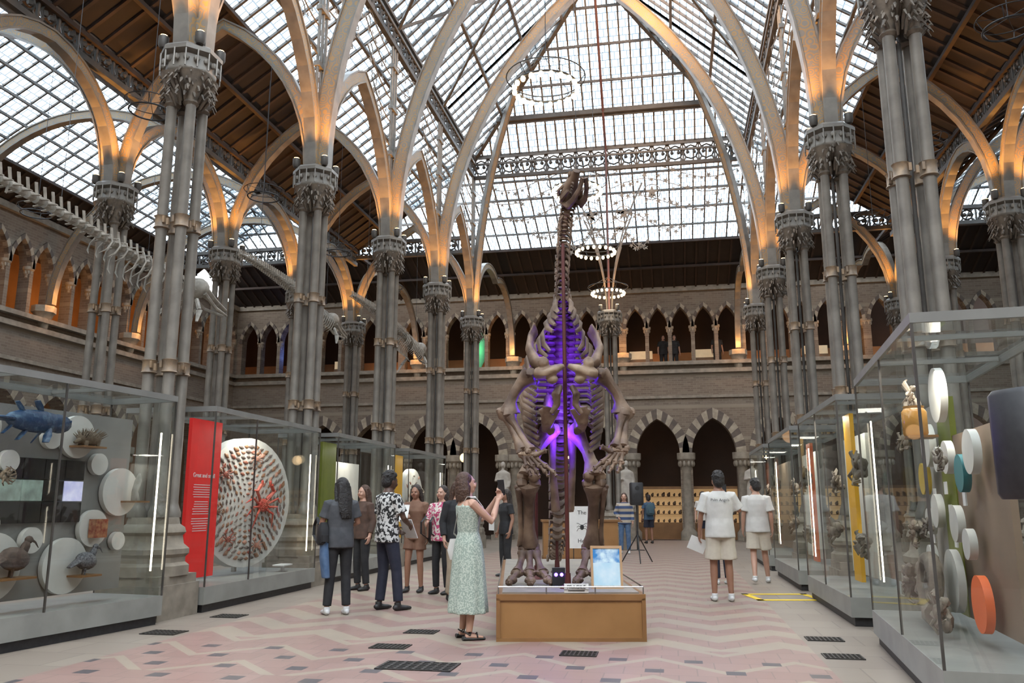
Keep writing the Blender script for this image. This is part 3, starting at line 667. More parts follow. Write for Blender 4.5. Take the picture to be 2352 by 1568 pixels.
for k in range(26):
    a=k*2.4; r=.1+.13*math.sqrt(k); o=ob('shell_specimen',sms[k%4],None,loc=inside(caseD,1.8+r*cos(a),.43,1.4+r*sin(a)),rot=(0,a,pi/2),label='small specimen on the white disc',category='shell',group='specimens on far disc'); o.scale=(1.6,)*3
rz1=rad(-90-5)
caseR1=case((1.93,9.2,0),rz1,3.25,1.1,strip=.12,posts=(1.7,),lab='glass display case with fossils and coloured discs')
TAN=mat('panel_tan',(.25,.175,.12),(.20,.14,.095),1.5,.6); PGREY=mat('panel_pale',(.30,.28,.25),(.25,.235,.21),1.5,.6)
backpanel(caseR1,.2,.75,.62,.42,2.3,PGREY); backpanel(caseR1,.75,1.25,.61,.42,2.3,GREENP,'olive display panel'); backpanel(caseR1,1.25,2.75,.62,.42,1.95,TAN,'pale tan display panel')
for x,z,r,mt,lb in ((.75,1.9,.2,WHITE,0),(1.35,2.3,.24,WHITE,0),(.45,1.6,.15,YELD,'yellow disc with small print'),(.9,1.3,.15,WHITE,0),(1.95,1.6,.15,TEAL,'dark teal disc'),(2.15,.62,.21,ORG,'bright orange disc with small print'),(.55,1.2,.12,WHITE,0),(1.5,1.75,.14,WHITE,0),(1.15,1.75,.11,WHITE,0),(.45,.85,.13,WHITE,0),(1.6,1.2,.15,WHITE,0),(1.3,.72,.26,WHITE,0),(2.3,1.75,.17,WHITE,0),(1.95,1.05,.12,WHITE,0)):
    discobj(caseR1,x,.55,z,r,mt,lb or 'round white mounting disc')
for x,z,s in ((.75,1.84,.7),(1.4,2.16,1.0),(.7,.5,1.3),(1.1,1.0,.9),(1.6,1.1,.6),(2.3,1.6,.7),(1.8,.35,1.2)): animal('rock_specimen',caseR1,x,.3,z,s,False,'grey brown fossil bone mass on a mount',FOSL if x>1.2 else FOS)
animal('ammonite',caseR1,1.3,.34,.40,1.75,False,'large coiled ammonite fossil on white disc',FOSL)
m=MB(); m.cb((0,0,0),(.09,.012,.11))
for x,z in ((.62,1.45),(1.1,1.5),(1.3,1.05),(.4,1.05),(1.75,1.4),(1.2,1.3)): ob('specimen_label',m,PAPER,caseR1,loc=(x,.56,z),smooth=False)
m=MB(); m.lathe([(.09,0),(.1,.02),(.1,.2),(.08,.23),(.085,.25)],14); ob('specimen_jar',m,mat('amber_jar',(.35,.17,.04),(.42,.24,.08),5,.15,em=.05),loc=inside(caseR1,1.7,.25,1.92),label='amber glass specimen jar on shelf',category='jar')
shelf(caseR1,1.7,.4,1.92,.6)
caseR2=case((1.95,13.45,0),-pi/2,3.1,1.1,strip=.12,posts=(1.5,),lab='glass display case with yellow panel and fossils')
backpanel(caseR2,1.9,2.3,.3,.42,2.5,YELP,'mustard yellow information panel'); backpanel(caseR2,.3,1.7,.6,.42,2.3,WHITE)
caseR3=case((1.95,17.6,0),-pi/2,3.2,1.1,strip=.12,lab='glass display case with pale panels')
backpanel(caseR3,.3,1.9,.6,.42,2.3,WHITE); backpanel(caseR3,2.2,2.6,.4,.42,2.4,ORG)
caseR4=case((1.95,21.8,0),-pi/2,3.2,1.1,strip=.12,lab='glass display case with warm panel')
backpanel(caseR4,.3,2.4,.6,.42,2.3,TAN)
for c in (caseR2,caseR3,caseR4):
    for x,z,s in ((2.6,1.6,1.5),(2.55,.7,1.3),(1.3,1.5,1.2),(.8,.8,1.4)): animal('rock_specimen',c,x,.3,z,s,False,'brown fossil skull specimen on a mount',FOS)
for c in (caseA,caseB,caseC,caseD,caseR1,caseR2,caseR3,caseR4):
    light('AREA',inside(c,1.7,.3,2.5),17,(1,.94,.84),.5)
# ------------------------------------------------------------ whales
def whale(u,v0,v1,z,s,lab):
    root=emp('whale_skeleton',(u,v0,z),label=lab,category='skeleton',group='hanging whale skeletons')
    L=v1-v0; n=52; m=MB(); Z=lambda t:-.5*max(0,t-.1)*t
    for i in range(n):
        t=i/n; y=L*t*.84; zz=Z(t); r=s*(.03+.035*min(1,t*1.6)); h=s*(.09+.12*min(1,t*2))
        m.cyl((0,y,zz),(0,y+L*.84/n*.7,zz),r,n=8); m.rib([(0,y+.03,zz),(0,y-.02,zz+h)],(1,0,0),.014,.035*s+.01)
        for sg in (-1,1): m.rib([(0,y+.03,zz),(sg*h*.8,y+.03,zz-.02)],(0,0,1),.014,.03*s+.01)
        if t<.5: m.rib([(0,y,zz),(0,y-.03,zz-h*.6)],(1,0,0),.014,.03)
    ob('backbone',m,BONEW,root)
    for i in range(12):
        t=.60+i*.019; y=L*t; zz=Z(t); R=s*(.27 if i>2 else .2)
        for sg in (-1,1):
            m=MB(); m.tube([(0,y,zz),(sg*R*.55,y-.03,zz-R*.1),(sg*R*.85,y-.08,zz-R*.7),(sg*R*.75,y-.15,zz-R*1.3),(sg*R*.4,y-.22,zz-R*1.65)],[.011*s+.002]*4+[.005],6); ob('rib',m,BONEW,root)
    y=L*.85; zz=Z(.85)
    m=MB(); m.ell((0,y+.12*s,zz),(.18*s,.18*s,.17*s),12); m.tube([(0,y+.2*s,zz),(0,y+.6*s,zz-.1*s),(0,y+1.0*s,zz-.18*s)],[(.14*s,.08*s),(.07*s,.05*s),(.03*s,.03*s)],10)
    for sg in (-1,1): m.tube([(sg*.13*s,y+.1*s,zz-.1*s),(sg*.11*s,y+.5*s,zz-.26*s),(sg*.03*s,y+1.0*s,zz-.28*s)],[.035*s,.03*s,.02*s],6)
    ob('skull',m,BONEW,root)
    for sg in (-1,1):
        m=MB(); m.tube([(sg*.22*s,y-.25*s,zz-.3*s),(sg*.34*s,y-.35*s,zz-.5*s)],[.035*s,.04*s],6); m.tube([(sg*.34*s,y-.35*s,zz-.5*s),(sg*.4*s,y-.5*s,zz-.72*s)],[(.05*s,.02),(.02,.01)],6); ob('flipper',m,BONEW,root)
    for t in (.15,.5,.8):
        m=MB(); m.cyl((0,L*t,0),(0,L*t,4.2),.006,n=4); ob('hanging_cable',m,BLACK,root)
whale(-8.35,4.8,14.6,5.55,1.1,'long pale whale skeleton hung from roof cables')
whale(-8.35,14.6,20.0,6.3,1.05,'smaller pale whale skeleton hung in the aisle')
whale(-8.35,20.6,27.8,6.95,1.3,'pale whale skeleton hung near the gallery')
# ------------------------------------------------------------ dinosaur and plinth
PP=C(.60,8.75,0); PR=(0,0,PH)
ped=emp('display_plinth',PP,PR,label='low oak-panelled plinth with low metal rail',category='plinth')
m=MB(); m.bx((-.74,.02,.03),(.74,5.4,.42)); ob('panel',m,OAKP,ped,smooth=False)
m=MB(); m.bx((-.76,0,.40),(.76,5.45,.46)); m.bx((-.76,0,0),(.76,5.45,.035)); m.bx((-.76,0,.03),(-.72,.03,.42)); m.bx((.72,0,.03),(.76,.03,.42)); ob('moulding',m,OAK,ped,smooth=False)
m=MB(); m.bx((-.7,.06,.46),(.7,5.4,.475)); ob('top_surface',m,mat('plinth_top',(.24,.21,.17),(.18,.16,.135),4,.6),ped,smooth=False)
m=MB(); m.cyl((-.74,.03,.53),(.74,.03,.53),.008,n=6); m.cyl((-.74,.03,.53),(-.74,5.3,.53),.008,n=6); m.cyl((.74,.03,.53),(.74,5.3,.53),.008,n=6)
for x in (-.74,-.25,.25,.74): m.cyl((x,.03,.46),(x,.03,.53),.008,n=6)
ob('rail',m,CHROME,ped,label='low metal rail')
dino=emp('dinosaur_skeleton',C(.60,8.75,.475),PR,label='towering upright brown dinosaur skeleton on oak plinth',category='skeleton')
bs=[0]
def bone(name,p,q,r,k1=1.5,k2=1.5,mt=BONE,bend=None,fl=1.0):
    m=MB(); p=V(p);q=V(q); mid=(p+q)/2+(V(bend) if bend else V((0,0,0)))
    def bz(t): return p*(1-t)**2+mid*2*t*(1-t)+q*t*t
    ts=[0,.03,.08,.16,.3,.5,.7,.84,.92,.97,1]; rr=[k1*.6,k1,k1*.97,1.12,.82,.74,.82,1.12,k2*.97,k2,k2*.6]
    m.tube([bz(t) for t in ts],[(r*x,r*x*fl) for x in rr],14)
    a,b=frame(q-p)
    for e,k in ((p,k1),(q,k2)):
        for sg in (-1,1): m.ell(e+a*sg*r*k*.6,(r*k*.6,)*3,8)
    bs[0]+=1; m.jit(min(.008,r*.09),bs[0])
    return ob(name,m,mt,dino)
y0=1.1
for sx,fx in ((-1,-.40),(1,.33)):
    fy=y0-.1; knee=V((fx+sx*.01,y0-.28,1.20)); ank=V((fx-sx*.0,y0+.02,.40)); hip=V((sx*.14,y0+.1,1.76))
    bone('femur',hip,knee,.088,1.35,1.4,BONEL,bend=(sx*.08,-.14,0)); bone('tibia',knee+V((0,.02,-.08)),ank,.078,1.55,1.35); bone('fibula',knee+V((sx*.11,.0,-.12)),ank+V((sx*.09,-.02,.02)),.032,1.5,1.4)
    m=MB()
    for k in range(4): m.ell(ank+V((-.08+k*.053,-.03,-.03)),(.05,.06,.045),8)
    m.jit(.006,5); ob('ankle_bone',m,BONE,dino)
    for k in (-1,0,1):
        a=V((fx+k*.07,fy+.04,.34)); b=V((fx+k*.14,fy-.14,.13)); bone('metatarsal',a,b,.048,1.25,1.4)
        c=V((fx+k*.20,fy-.32+.04*abs(k),.065)); bone('toe_bone',b,c,.043,1.35,1.25); d=V((fx+k*.24,fy-.47+.06*abs(k),.045)); bone('toe_bone',c,d,.038,1.3,.7)
def spine(t):
    P=[(0,4.1,.12),(0,3.2,.2),(0,2.5,.5),(0,1.9,1.05),(0,1.45,1.55),(0,1.3,2.0),(0,1.25,2.4),(0,1.15,2.8),(.01,.98,3.2),(.0,.82,3.6),(.02,.75,3.98),(.04,.7,4.25),(.09,.64,4.45)]
    x=t*(len(P)-1); i=min(int(x),len(P)-2); f=x-i
    p0,p1,p2,p3=[V(P[max(0,min(len(P)-1,j))]) for j in (i-1,i,i+1,i+2)]
    return .5*((2*p1)+(p2-p0)*f+(2*p0-5*p1+4*p2-p3)*f*f+(3*p1-p0-3*p2+p3)*f**3)
nv=62
for i in range(nv):
    t=i/(nv-1)*.99; p=spine(t); q=spine(min(1,t+.009)); d=(q-p).normalized()
    s=.04+.05*min(1,t*2.2) if t<.62 else max(.044,.09-.046*(t-.62)/.1)
    m=MB(); m.tube([p-d*s*.5,p,p+d*s*.5],[s*1.2,s*.8,s*1.2],10)
    back=V((0,1,0))-d*d.y; back=back.normalized() if back.length>.1 else V((0,0,1))
    if t<.35: back=V((0,.4,1)).normalized()
    h=s*(3.2 if t<.68 else 1.4); m.rib([p,p+back*h],d.cross(back),.025,s*.8)
    for sg in (-1,1):
        w=s*(1.7 if t<.8 else 1.6); m.tube([p,p+V((sg*w,.03,-.01 if t>.7 else 0)),p+V((sg*w*1.1,-.02,-.07))],[s*.5,s*.5,s*.15],6)
        if .7<t<.93: m.tube([p+V((sg*s*.9,-.03,0)),p+V((sg*s*1.7,-.07,-.07)),p+V((sg*s*1.4,-.06,-.15))],[s*.3,s*.25,s*.08],5)
    m.jit(.006,i); ob('vertebra',m,BONE,dino)
for i in range(21):
    f=i/20; p=spine((4.7+3.6*f)/12); R=.42*sin(pi*(.32+.54*f))+.03*(1-f)
    if f>.6: R*=(1-(f-.6)*1.3)
    fw=.60*(1-.5*f); ln=1.0 if f<.85 else .6
    for sg in (-1,1):
        m=MB(); m.tube([p+V((sg*.04,0,0)),p+V((sg*R*.75,-.02,.0)),p+V((sg*R*1.1,-.22*fw/.5,-.15*ln)),p+V((sg*R*1.04,-fw*.7,-.30*ln)),p+V((sg*R*.72,-fw*.98,-.40*ln))],[(.042,.03),(.042,.024),(.04,.022),(.036,.018),(.022,.014)],7); m.jit(.006,i); ob('rib',m,BONE,dino)
def rb(nm,m,mt,**k):
    m.jit(.007,len(m.v)%13); return ob(nm,remesh(nm,m,mt,.014,2),None,dino,**k)
for sg in (-1,1):
    m=MB(); m.tube([(sg*.13,1.55,2.05),(sg*.16,1.2,2.03),(sg*.19,.95,1.9),(sg*.15,.8,1.7)],[(.06,.14),(.06,.17),(.06,.12),(.05,.06)],10); rb('ilium',m,BONE)
    m=MB(); m.tube([(sg*.16,1.1,1.8),(sg*.2,.85,1.74),(sg*.2,.66,1.80),(sg*.15,.56,1.96)],[(.06,.05),(.06,.045),(.075,.035),(.11,.03)],10); m.tube([(sg*.2,.66,1.80),(sg*.27,.6,1.95)],[(.045,.035),(.06,.025)],8); rb('pubis',m,BONEL)
    m=MB(); m.tube([(sg*.12,1.2,1.75),(sg*.12,1.15,1.3),(sg*.08,1.25,.8)],[(.06,.05),(.045,.04),(.055,.04)],8); rb('ischium',m,BONE)
    m=MB(); m.tube([(sg*.20,.42,2.34),(sg*.34,.42,2.46),(sg*.40,.52,2.62),(sg*.38,.70,2.78),(sg*.32,.82,2.92)],[(.10,.08),(.085,.07),(.075,.045),(.085,.03),(.09,.022)],12); rb('scapula',m,BONE,label='broad brown shoulder blade')
    m=MB(); m.tube([(sg*.03,.33,2.40),(sg*.12,.31,2.35),(sg*.22,.33,2.31),(sg*.33,.38,2.32)],[(.055,.035),(.095,.055),(.11,.06),(.09,.065)],12); m.ell((sg*.25,.33,2.43),(.07,.05,.075),9); m.ell((sg*.15,.30,2.24),(.07,.045,.055),8); rb('coracoid',m,BONEL)
    m=MB(); m.tube([(sg*.06,.36,2.18),(sg*.11,.34,2.08),(sg*.10,.36,1.97),(sg*.17,.38,1.86)],[(.045,.035),(.10,.04),(.06,.035),(.035,.025)],10); rb('sternal_plate',m,BONE)
    sh=V((sg*.38,.45,2.32)); el=V((sg*.63,.5,1.88)); wr=V((sg*(.40 if sg<0 else .52),.25,1.44 if sg<0 else 1.48))
    bone('humerus',sh,el,.078,1.45,1.5,bend=(sg*.12,0,.04)); bone('radius',el+V((0,-.05,-.02)),wr,.047,1.5,1.5); bone('ulna',el+V((sg*.05,.03,.02)),wr+V((sg*.08,.02,0)),.055,1.7,1.3)
    m=MB()
    for k in range(5): m.ell(wr+V((sg*(-.06+k*.04),-.02,-.03)),(.04,.045,.038),7)
    m.jit(.005,8); ob('wrist_bone',m,BONEL,dino)
    for k in range(4):
        a=wr+V((sg*(-.05+k*.04),-.03,-.06)); b=a+V((-sg*.07+sg*(k-1.5)*.03,-.06,-.10)); bone('hand_bone',a,b,.026,1.3,1.3)
        c=b+V((-sg*.05+sg*(k-1.5)*.02,-.03,-.06)); bone('finger_bone',b,c,.023,1.25,1.15); bone('finger_bone',c,c+V((-sg*.03,-.02,-.05)),.019,1.2,.6)
    bone('thumb_spike',wr+V((-sg*.05,-.04,-.04)),wr+V((-sg*.18,-.08,.02)),.03,1.2,.3)
SS=.74
SR=Matrix.Rotation(rad(-18),3,'Y')@Matrix.Rotation(rad(30),3,'Z')@Matrix.Rotation(rad(-42),3,'X')*SS
sk=V((.10,.58,4.50))
m=MB(); m.T=lambda p: sk+SR@p
m.tube([(0,.14,-.02),(0,.04,.04),(0,-.10,.05),(0,-.24,.02),(0,-.34,.0),(0,-.42,-.03)],[(.13,.11),(.17,.14),(.14,.12),(.09,.10),(.085,.07),(.07,.04)],14)
m.ell((0,.12,.1),(.11,.1,.07),8)
for sg in (-1,1):
    m.tube([(sg*.12,.14,.05),(sg*.19,.02,-.03),(sg*.14,-.12,-.08)],[.035,.04,.03],7); m.tube([(sg*.15,.04,.12),(sg*.17,-.05,.12),(sg*.11,-.14,.09)],.028,6); m.tube([(sg*.15,.1,.02),(sg*.14,.13,-.16)],[.045,.035],6); m.ell((sg*.06,-.34,.04),(.04,.06,.03),6)
for k in range(9):
    for sg in (-1,1): m.tube([(sg*.085,-.03-.028*k,-.07),(sg*.08,-.03-.028*k,-.12)],[.013,.005],5)
m.jit(.006,9); ob('skull',m,BONE,dino)
m=MB(); m.T=lambda p: sk+SR@p
for sg in (-1,1): m.tube([(sg*.13,.13,-.12),(sg*.12,-.02,-.22),(sg*.07,-.22,-.26),(sg*.03,-.38,-.24)],[(.04,.07),(.035,.06),(.03,.045),(.045,.03)],8)
m.jit(.006,10); ob('lower_jaw',m,BONE,dino)
for p,q,r in (((.0,.45,0),(.0,.60,3.9),.022),((-.3,1.6,0),(-.3,1.6,2.0),.02),((0,2.6,0),(0,2.6,.45),.02)):
    m=MB(); m.cyl(p,q,r,n=10); m.lathe([(.09,0),(.08,.02),(.035,.05),(.03,.16)],12,(p[0],p[1],0)); ob('support_post',m,REDPOST,dino,label='dark red iron support post')
def vlamp(x,y,sz=.13):
    r=emp('violet_spotlight',ped.location+Matrix.Rotation(PH,3,'Z')@V((x,y,.475)),PR,label='small black floor spotlight with violet leds on plinth',category='lamp')
    m=MB(); m.cb((0,0,sz*.75),(sz,sz*.7,sz*1.4)); m.cb((0,0,.01),(sz*1.2,sz,.02)); ob('lamp_body',m,BLACK,r,smooth=False)
    for k in (-1,1): m=MB(); m.ell((k*sz*.22,-sz*.36,sz*.95),(sz*.14,.01,sz*.14),8); ob('lamp_lens',m,VIOL,r)
vlamp(-.09,.62,.14)
def dl(x,y,z,p,sz=.05):
    q=V(PP)+Matrix.Rotation(PH,3,'Z')@V((x,y,z+.475)); light('POINT',q,p,(.11,.02,1),sz)
dl(0,1.0,1.66,24); dl(.0,.92,2.12,30); dl(0,.9,2.6,18); dl(0,.76,2.95,6)
def onped(x,y,z=.475): return V(PP)+Matrix.Rotation(PH,3,'Z')@V((x,y,z))
fr=emp('framed_picture',onped(.42,.42),(0,0,PH),label='pale wooden framed picture of beach above printed page',category='picture')
TR=lambda p:Matrix.Rotation(rad(-10),3,'X')@p
m=MB(); m.T=TR
m.bx((-.17,0,0),(.17,.02,.03)); m.bx((-.17,0,.42),(.17,.02,.45)); m.bx((-.17,0,.03),(-.145,.02,.42)); m.bx((.145,0,.03),(.17,.02,.42)); ob('frame',m,mat('pale_wood',(.42,.26,.14),(.36,.22,.11),4,.5),fr,smooth=False)
m=MB(); m.T=TR
m.bx((-.145,.008,.27),(.145,.016,.42)); ob('picture',m,mat('sky_picture',(.03,.2,.5),(.6,.75,.8),12,.4),fr,smooth=False)
m=MB(); m.T=TR
m.bx((-.145,.008,.03),(.145,.016,.27)); ob('printed_page',m,mat('page_blue',(.4,.6,.72),(.62,.72,.78),6,.4),fr,smooth=False)
sg_=emp('fragile_sign',onped(.06,.06,.47),(0,0,PH),label='white folded sign reading FRAGILE on plinth edge',category='sign')
m=MB(); m.cb((0,0,.045),(.25,.01,.09)); ob('card',m,PAPER,sg_,smooth=False); text('FRAGILE',.052,BLACK,sg_,(0,-.007,.04)); m=MB(); m.cb((0,-.007,.02),(.17,.002,.008)); ob('small_print',m,BLACK,sg_,smooth=False)
# ------------------------------------------------------------ other furniture
def speaker(loc,rz,zs,lab,s=1):
    r=emp('speaker_on_stand',loc,(0,0,rz),label=lab,category='speaker')
    m=MB(); m.loft([(0,0,zs,.16*s,.15*s),(0,0,zs+.03,.18*s,.16*s),(0,0,zs+.57*s,.18*s,.16*s),(0,0,zs+.6*s,.16*s,.14*s)],16,e=.45); ob('speaker_cabinet',m,BLACK,r)
    m=MB(); m.disc((0,-.165*s,zs+.2*s),.12*s,.02); m.disc((0,-.165*s,zs+.45*s),.06*s,.02); ob('grille',m,BLACK,r)
    m=MB(); m.cyl((0,0,.35),(0,0,zs),.018); m.cyl((0,0,.3),(0,0,zs*.55),.024)
    for k in range(3):
        a=k*2*pi/3+.5; m.cyl((0,0,zs*.5),(.42*cos(a),.42*sin(a),.01),.014); m.cyl((0,0,.3),(.2*cos(a),.2*sin(a),.3*.95),.01)
    ob('tripod',m,BLACK,r)
speaker(C(2.74,4.35),PH+.3,1.38,'black loudspeaker on tripod beside glass case',.95)
speaker(C(3.02,20.4),PH,1.35,'black loudspeaker on tripod near wooden counter',.9)
cn=emp('wooden_counter',C(1.75,21.6),(0,0,PH),label='long low oak counter with panelled front',category='counter')
m=MB(); m.bx((-.95,0,.05),(.95,.8,.93)); ob('body',m,OAKP,cn,smooth=False); m=MB(); m.bx((-1,-.04,.93),(1,.84,.98)); m.bx((-.97,-.01,0),(.97,.8,.06)); ob('counter_top',m,OAK,cn,smooth=False)
po=emp('poster_board',C(1.62,19.6),(0,0,PH),label='tall white poster board with black print and insect drawing',category='sign')
m=MB(); m.cb((0,0,.85),(.58,.02,.95)); ob('board',m,PAPER,po,smooth=False); m=MB(); m.cb((-.2,.02,.42),(.02,.02,.84)); m.cb((.2,.02,.42),(.02,.02,.84)); m.cb((0,.05,.01),(.5,.3,.02)); ob('stand',m,BLACK,po,smooth=False)
text('The',.13,BLACK,po,(0,-.012,1.14)); text('Her',.13,BLACK,po,(0,-.012,.5))
m=MB(); m.ell((0,-.014,.85),(.045,.003,.06),10)
for sg in (-1,1):
    for k in range(3): m.tube([(0,-.014,.85+.03*(k-1)),(sg*.08,-.014,.88+.055*(k-1)),(sg*.12,-.014,.85+.09*(k-1))],.005,4)
ob('insect_drawing',m,BLACK,po)
SST=mat('statue_stone',(.42,.39,.34),(.32,.29,.25),5,.7)
stm=[None]
def statue(x,y):
    r=emp('stone_statue',(x,y,0),label='pale robed stone statue on a square pedestal',category='statue',group='stone statues by the arcade')
    m=MB(); m.cb((0,0,.1),(.8,.8,.2)); m.cb((0,0,.65),(.62,.62,.9)); m.cb((0,0,1.15),(.78,.78,.12)); ob('pedestal',m,STONE,r,smooth=False)
    if stm[0] is None:
        m=MB(); z=1.2; m.loft([(0,0,z,.3,.24),(0,0,z+.3,.25,.2),(0,0,z+.9,.2,.16),(0,0,z+1.2,.23,.15),(0,0,z+1.45,.24,.14),(0,0,z+1.53,.1,.09)],14)
        m.ell((0,-.02,z+1.75),(.1,.12,.14),12); m.ell((0,-.13,z+1.72),(.02,.03,.03),6); m.tube([(-.22,0,z+1.42),(-.3,-.05,z+1.1),(-.12,-.22,z+1.15)],[.07,.06,.045],8); m.tube([(.22,0,z+1.42),(.28,0,z+1.1),(.24,-.1,z+.85)],[.07,.06,.045],8); m.tube([(0,-.04,z+1.55),(0,0,z+1.7)],[.06,.06],8)
        for k in range(9):
            a=pi+pi*k/8; m.tube([(.2*cos(a),.16*sin(a),z+1.1),(.29*cos(a),.23*sin(a),z+.05)],[.02,.03],5)
        stm[0]=remesh('figure',m,SST,.03,1)
    ob('figure',stm[0],None,r)
for x in (-6.7,-1.75,3.05): statue(x,33.2)
for x in (-15.4,-11.4,-8.3,-3.9,3.6):
    r=emp('globe_lamp',(x,33.1,3.25),label='glowing round globe lamp on iron wall bracket',category='lamp',group='globe wall lamps')
    m=MB(); m.ell((0,0,0),.19,16); ob('globe',m,GLOBE,r); m=MB(); m.cyl((0,0,.17),(0,0,.5),.015); m.cyl((0,0,.5),(0,.9,.5),.015); ob('bracket',m,IROND,r); light('POINT',(x,32.8,3.2),8,(1,.7,.38),.2)
random.seed(12); spm=MB(); spm.ell((0,0,0),(.05,.03,.06),6); spm.ell((.02,0,.05),(.03,.025,.03),5); sp_me=mesh('specimen',spm,[mat('dark_specimen',(.06,.035,.02),(.13,.08,.045),9,.6)])
for c in farc[3:5]:
    for d in (-1.08,1.08):
        x=c+d; r=emp('wall_cabinet',(x,VF+.75,0),label='wooden wall cabinet with warm lit specimen shelves',category='cabinet',group='lit cabinets inside arches')
        m=MB(); m.bx((-.95,0,0),(.95,.6,.66)); m.bx((-.95,0,2.0),(.95,.6,2.1)); m.bx((-.98,0,.66),(-.92,.6,2.0)); m.bx((.92,0,.66),(.98,.6,2.0)); ob('body',m,OAK,r,smooth=False)
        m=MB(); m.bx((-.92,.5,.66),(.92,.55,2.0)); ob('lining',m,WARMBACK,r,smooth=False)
        for z in (1.0,1.35,1.7): m=MB(); m.bx((-.92,.25,z-.02),(.92,.5,z)); ob('shelf',m,OAK,r,smooth=False)
        for z in (.72,1.06,1.41,1.76):
            for k in range(8):
                o=ob('shelf_specimen',sp_me,None,loc=(x-.77+k*.22,VF+1.1,z),label='small dark specimen on a lit cabinet shelf',category='specimen',group='specimens on cabinet shelves'); s=random.uniform(.9,1.5); o.scale=(s,s,s)
for x in (-13,-7,-1,4,10): light('POINT',(x,VF+2.6,7.4),22,(1,.5,.2),.3); light('POINT',(x,VF+2.2,4.2),5,(1,.55,.25),.3)
for y in (12,16.8,21.6,26.4,31): light('POINT',(WL-2.0,y,8.6),60,(1,.45,.13),.3); light('POINT',(WL-2.0,y,4.0),8,(1,.6,.3),.3)
gm=MB(); gm.bx((-.5,-.25,0),(.5,.25,.7)); g_me=mesh('case_body',gm,[OAK],False); gm=MB(); gm.bx((-.48,-.23,.7),(.48,.23,1.05)); g2=mesh('lit_top',gm,[mat('lit_case',(.6,.5,.35),(.5,.42,.28),4,.5,em=.3,emc=(1,.7,.38))],False)
for x in (-14.5,-10.2,-5.6,-1.1,1.5,6.0,9.4):
    r=emp('gallery_case',(x,VF+1.4,6.75),label='small lit table case behind gallery arches',category='display case',group='gallery table cases'); ob('case_body',g_me,None,r); ob('lit_top',g2,None,r)
for x,c_,lb in ((-16.74,(.12,.22,.8),'glowing blue hanging figure inside gallery arch'),(-8.07,(.14,.5,.25),'glowing green hanging figure inside gallery arch')):
    m=MB(); m.loft([(0,0,0,.05,.04),(0,0,.3,.2,.14),(0,0,.8,.26,.16),(.03,0,1.2,.2,.12),(0,0,1.5,.12,.1),(0,0,1.7,.03,.03)],14); m.jit(.012,3); r=emp('hanging_lantern',(x,VF+.75,7.2),label=lb,category='lamp'); ob('shade',m,mat('lantern_glow',c_,None,3,.9,em=.35,emc=c_),r)
    m=MB(); m.cyl((0,0,1.7),(0,0,3.0),.008,n=5); ob('hanging_cable',m,BLACK,r); light('POINT',(x,VF+.35,8),14,c_,.2)
grp=[(-.80,7.45,.66,.36),(.62,8.05,.34,.26),(-1.18,8.45,.36,.26),(-3.75,9.35,.4,.3),(-3.5,10.7,.36,.3),(-.98,9.4,.34,.26),(3.0,7.9,.34,.26),(3.2,8.9,.36,.26)]
gme=MB(); gme.bx((-.5,-.5,.001),(.5,.5,.004),1)  # flat near-black sheet on the floor, painting the shade beneath the bars
for k in range(9): gme.bx((-.5+k*.12,-.5,.004),(-.46+k*.12,.5,.01))
for k in range(6): gme.bx((-.5,-.5+k*.19,.004),(.5,-.46+k*.19,.01))
gm_=mesh('floor_grate',gme,[mat('iron_grate',(.05,.045,.04),(.07,.065,.06),20,.5,.5),mat('grate_pit_shade',(.01,.01,.01),(.015,.015,.015),5,.9)],False)
for X,D,w,d in grp:
    o=ob('floor_grate',gm_,None,loc=C(X,D,0),label='dark cast iron ventilation grate set in floor',category='grate',group='floor grates'); o.scale=(w,d,1)
m=MB()
for a,b in (((0,0),(1.0,.13)),((0,.8),(1.0,.93)),((0,0),(.1,.93)),((.90,0),(1.0,.93))): m.bx((a[0],a[1],.002),(b[0],b[1],.006))
ob('floor_tape',m,mat('yellow_tape',(.75,.53,.012),(.65,.45,.012),5,.5),loc=C(3.55,12.4,0),rot=(0,0,PH),smooth=False,label='yellow hazard tape rectangle stuck on tiled floor',category='tape')
# ------------------------------------------------------------ people
SKIN={'light':mat('skin_light',(.48,.28,.20),(.43,.25,.18),8,.5),'tan':mat('skin_tan',(.30,.155,.10),(.27,.135,.085),8,.5),'brown':mat('skin_brown',(.10,.05,.03),(.085,.042,.027),8,.5)}
HAIR={'black':mat('hair_black',(.008,.007,.007),(.018,.015,.013),40,.6,bump=.8),'brown':mat('hair_brown',(.045,.02,.012),(.075,.036,.02),40,.6,bump=.8),'dark':mat('hair_dark',(.018,.01,.007),(.03,.018,.012),40,.6,bump=.8)}
EYE=mat('eye',(.02,.015,.01),(.03,.02,.015),9,.2); LIP=mat('lip',(.25,.07,.06),(.2,.06,.05),9,.5)
_e=MB(); _e.ell((0,0,0),(.011,.006,.007),8); EYEM=mesh('eye',_e,[EYE]); _e=MB(); _e.ell((0,0,0),(.024,.008,.007),8); LIPM=mesh('mouth',_e,[LIP])
hs=[0]
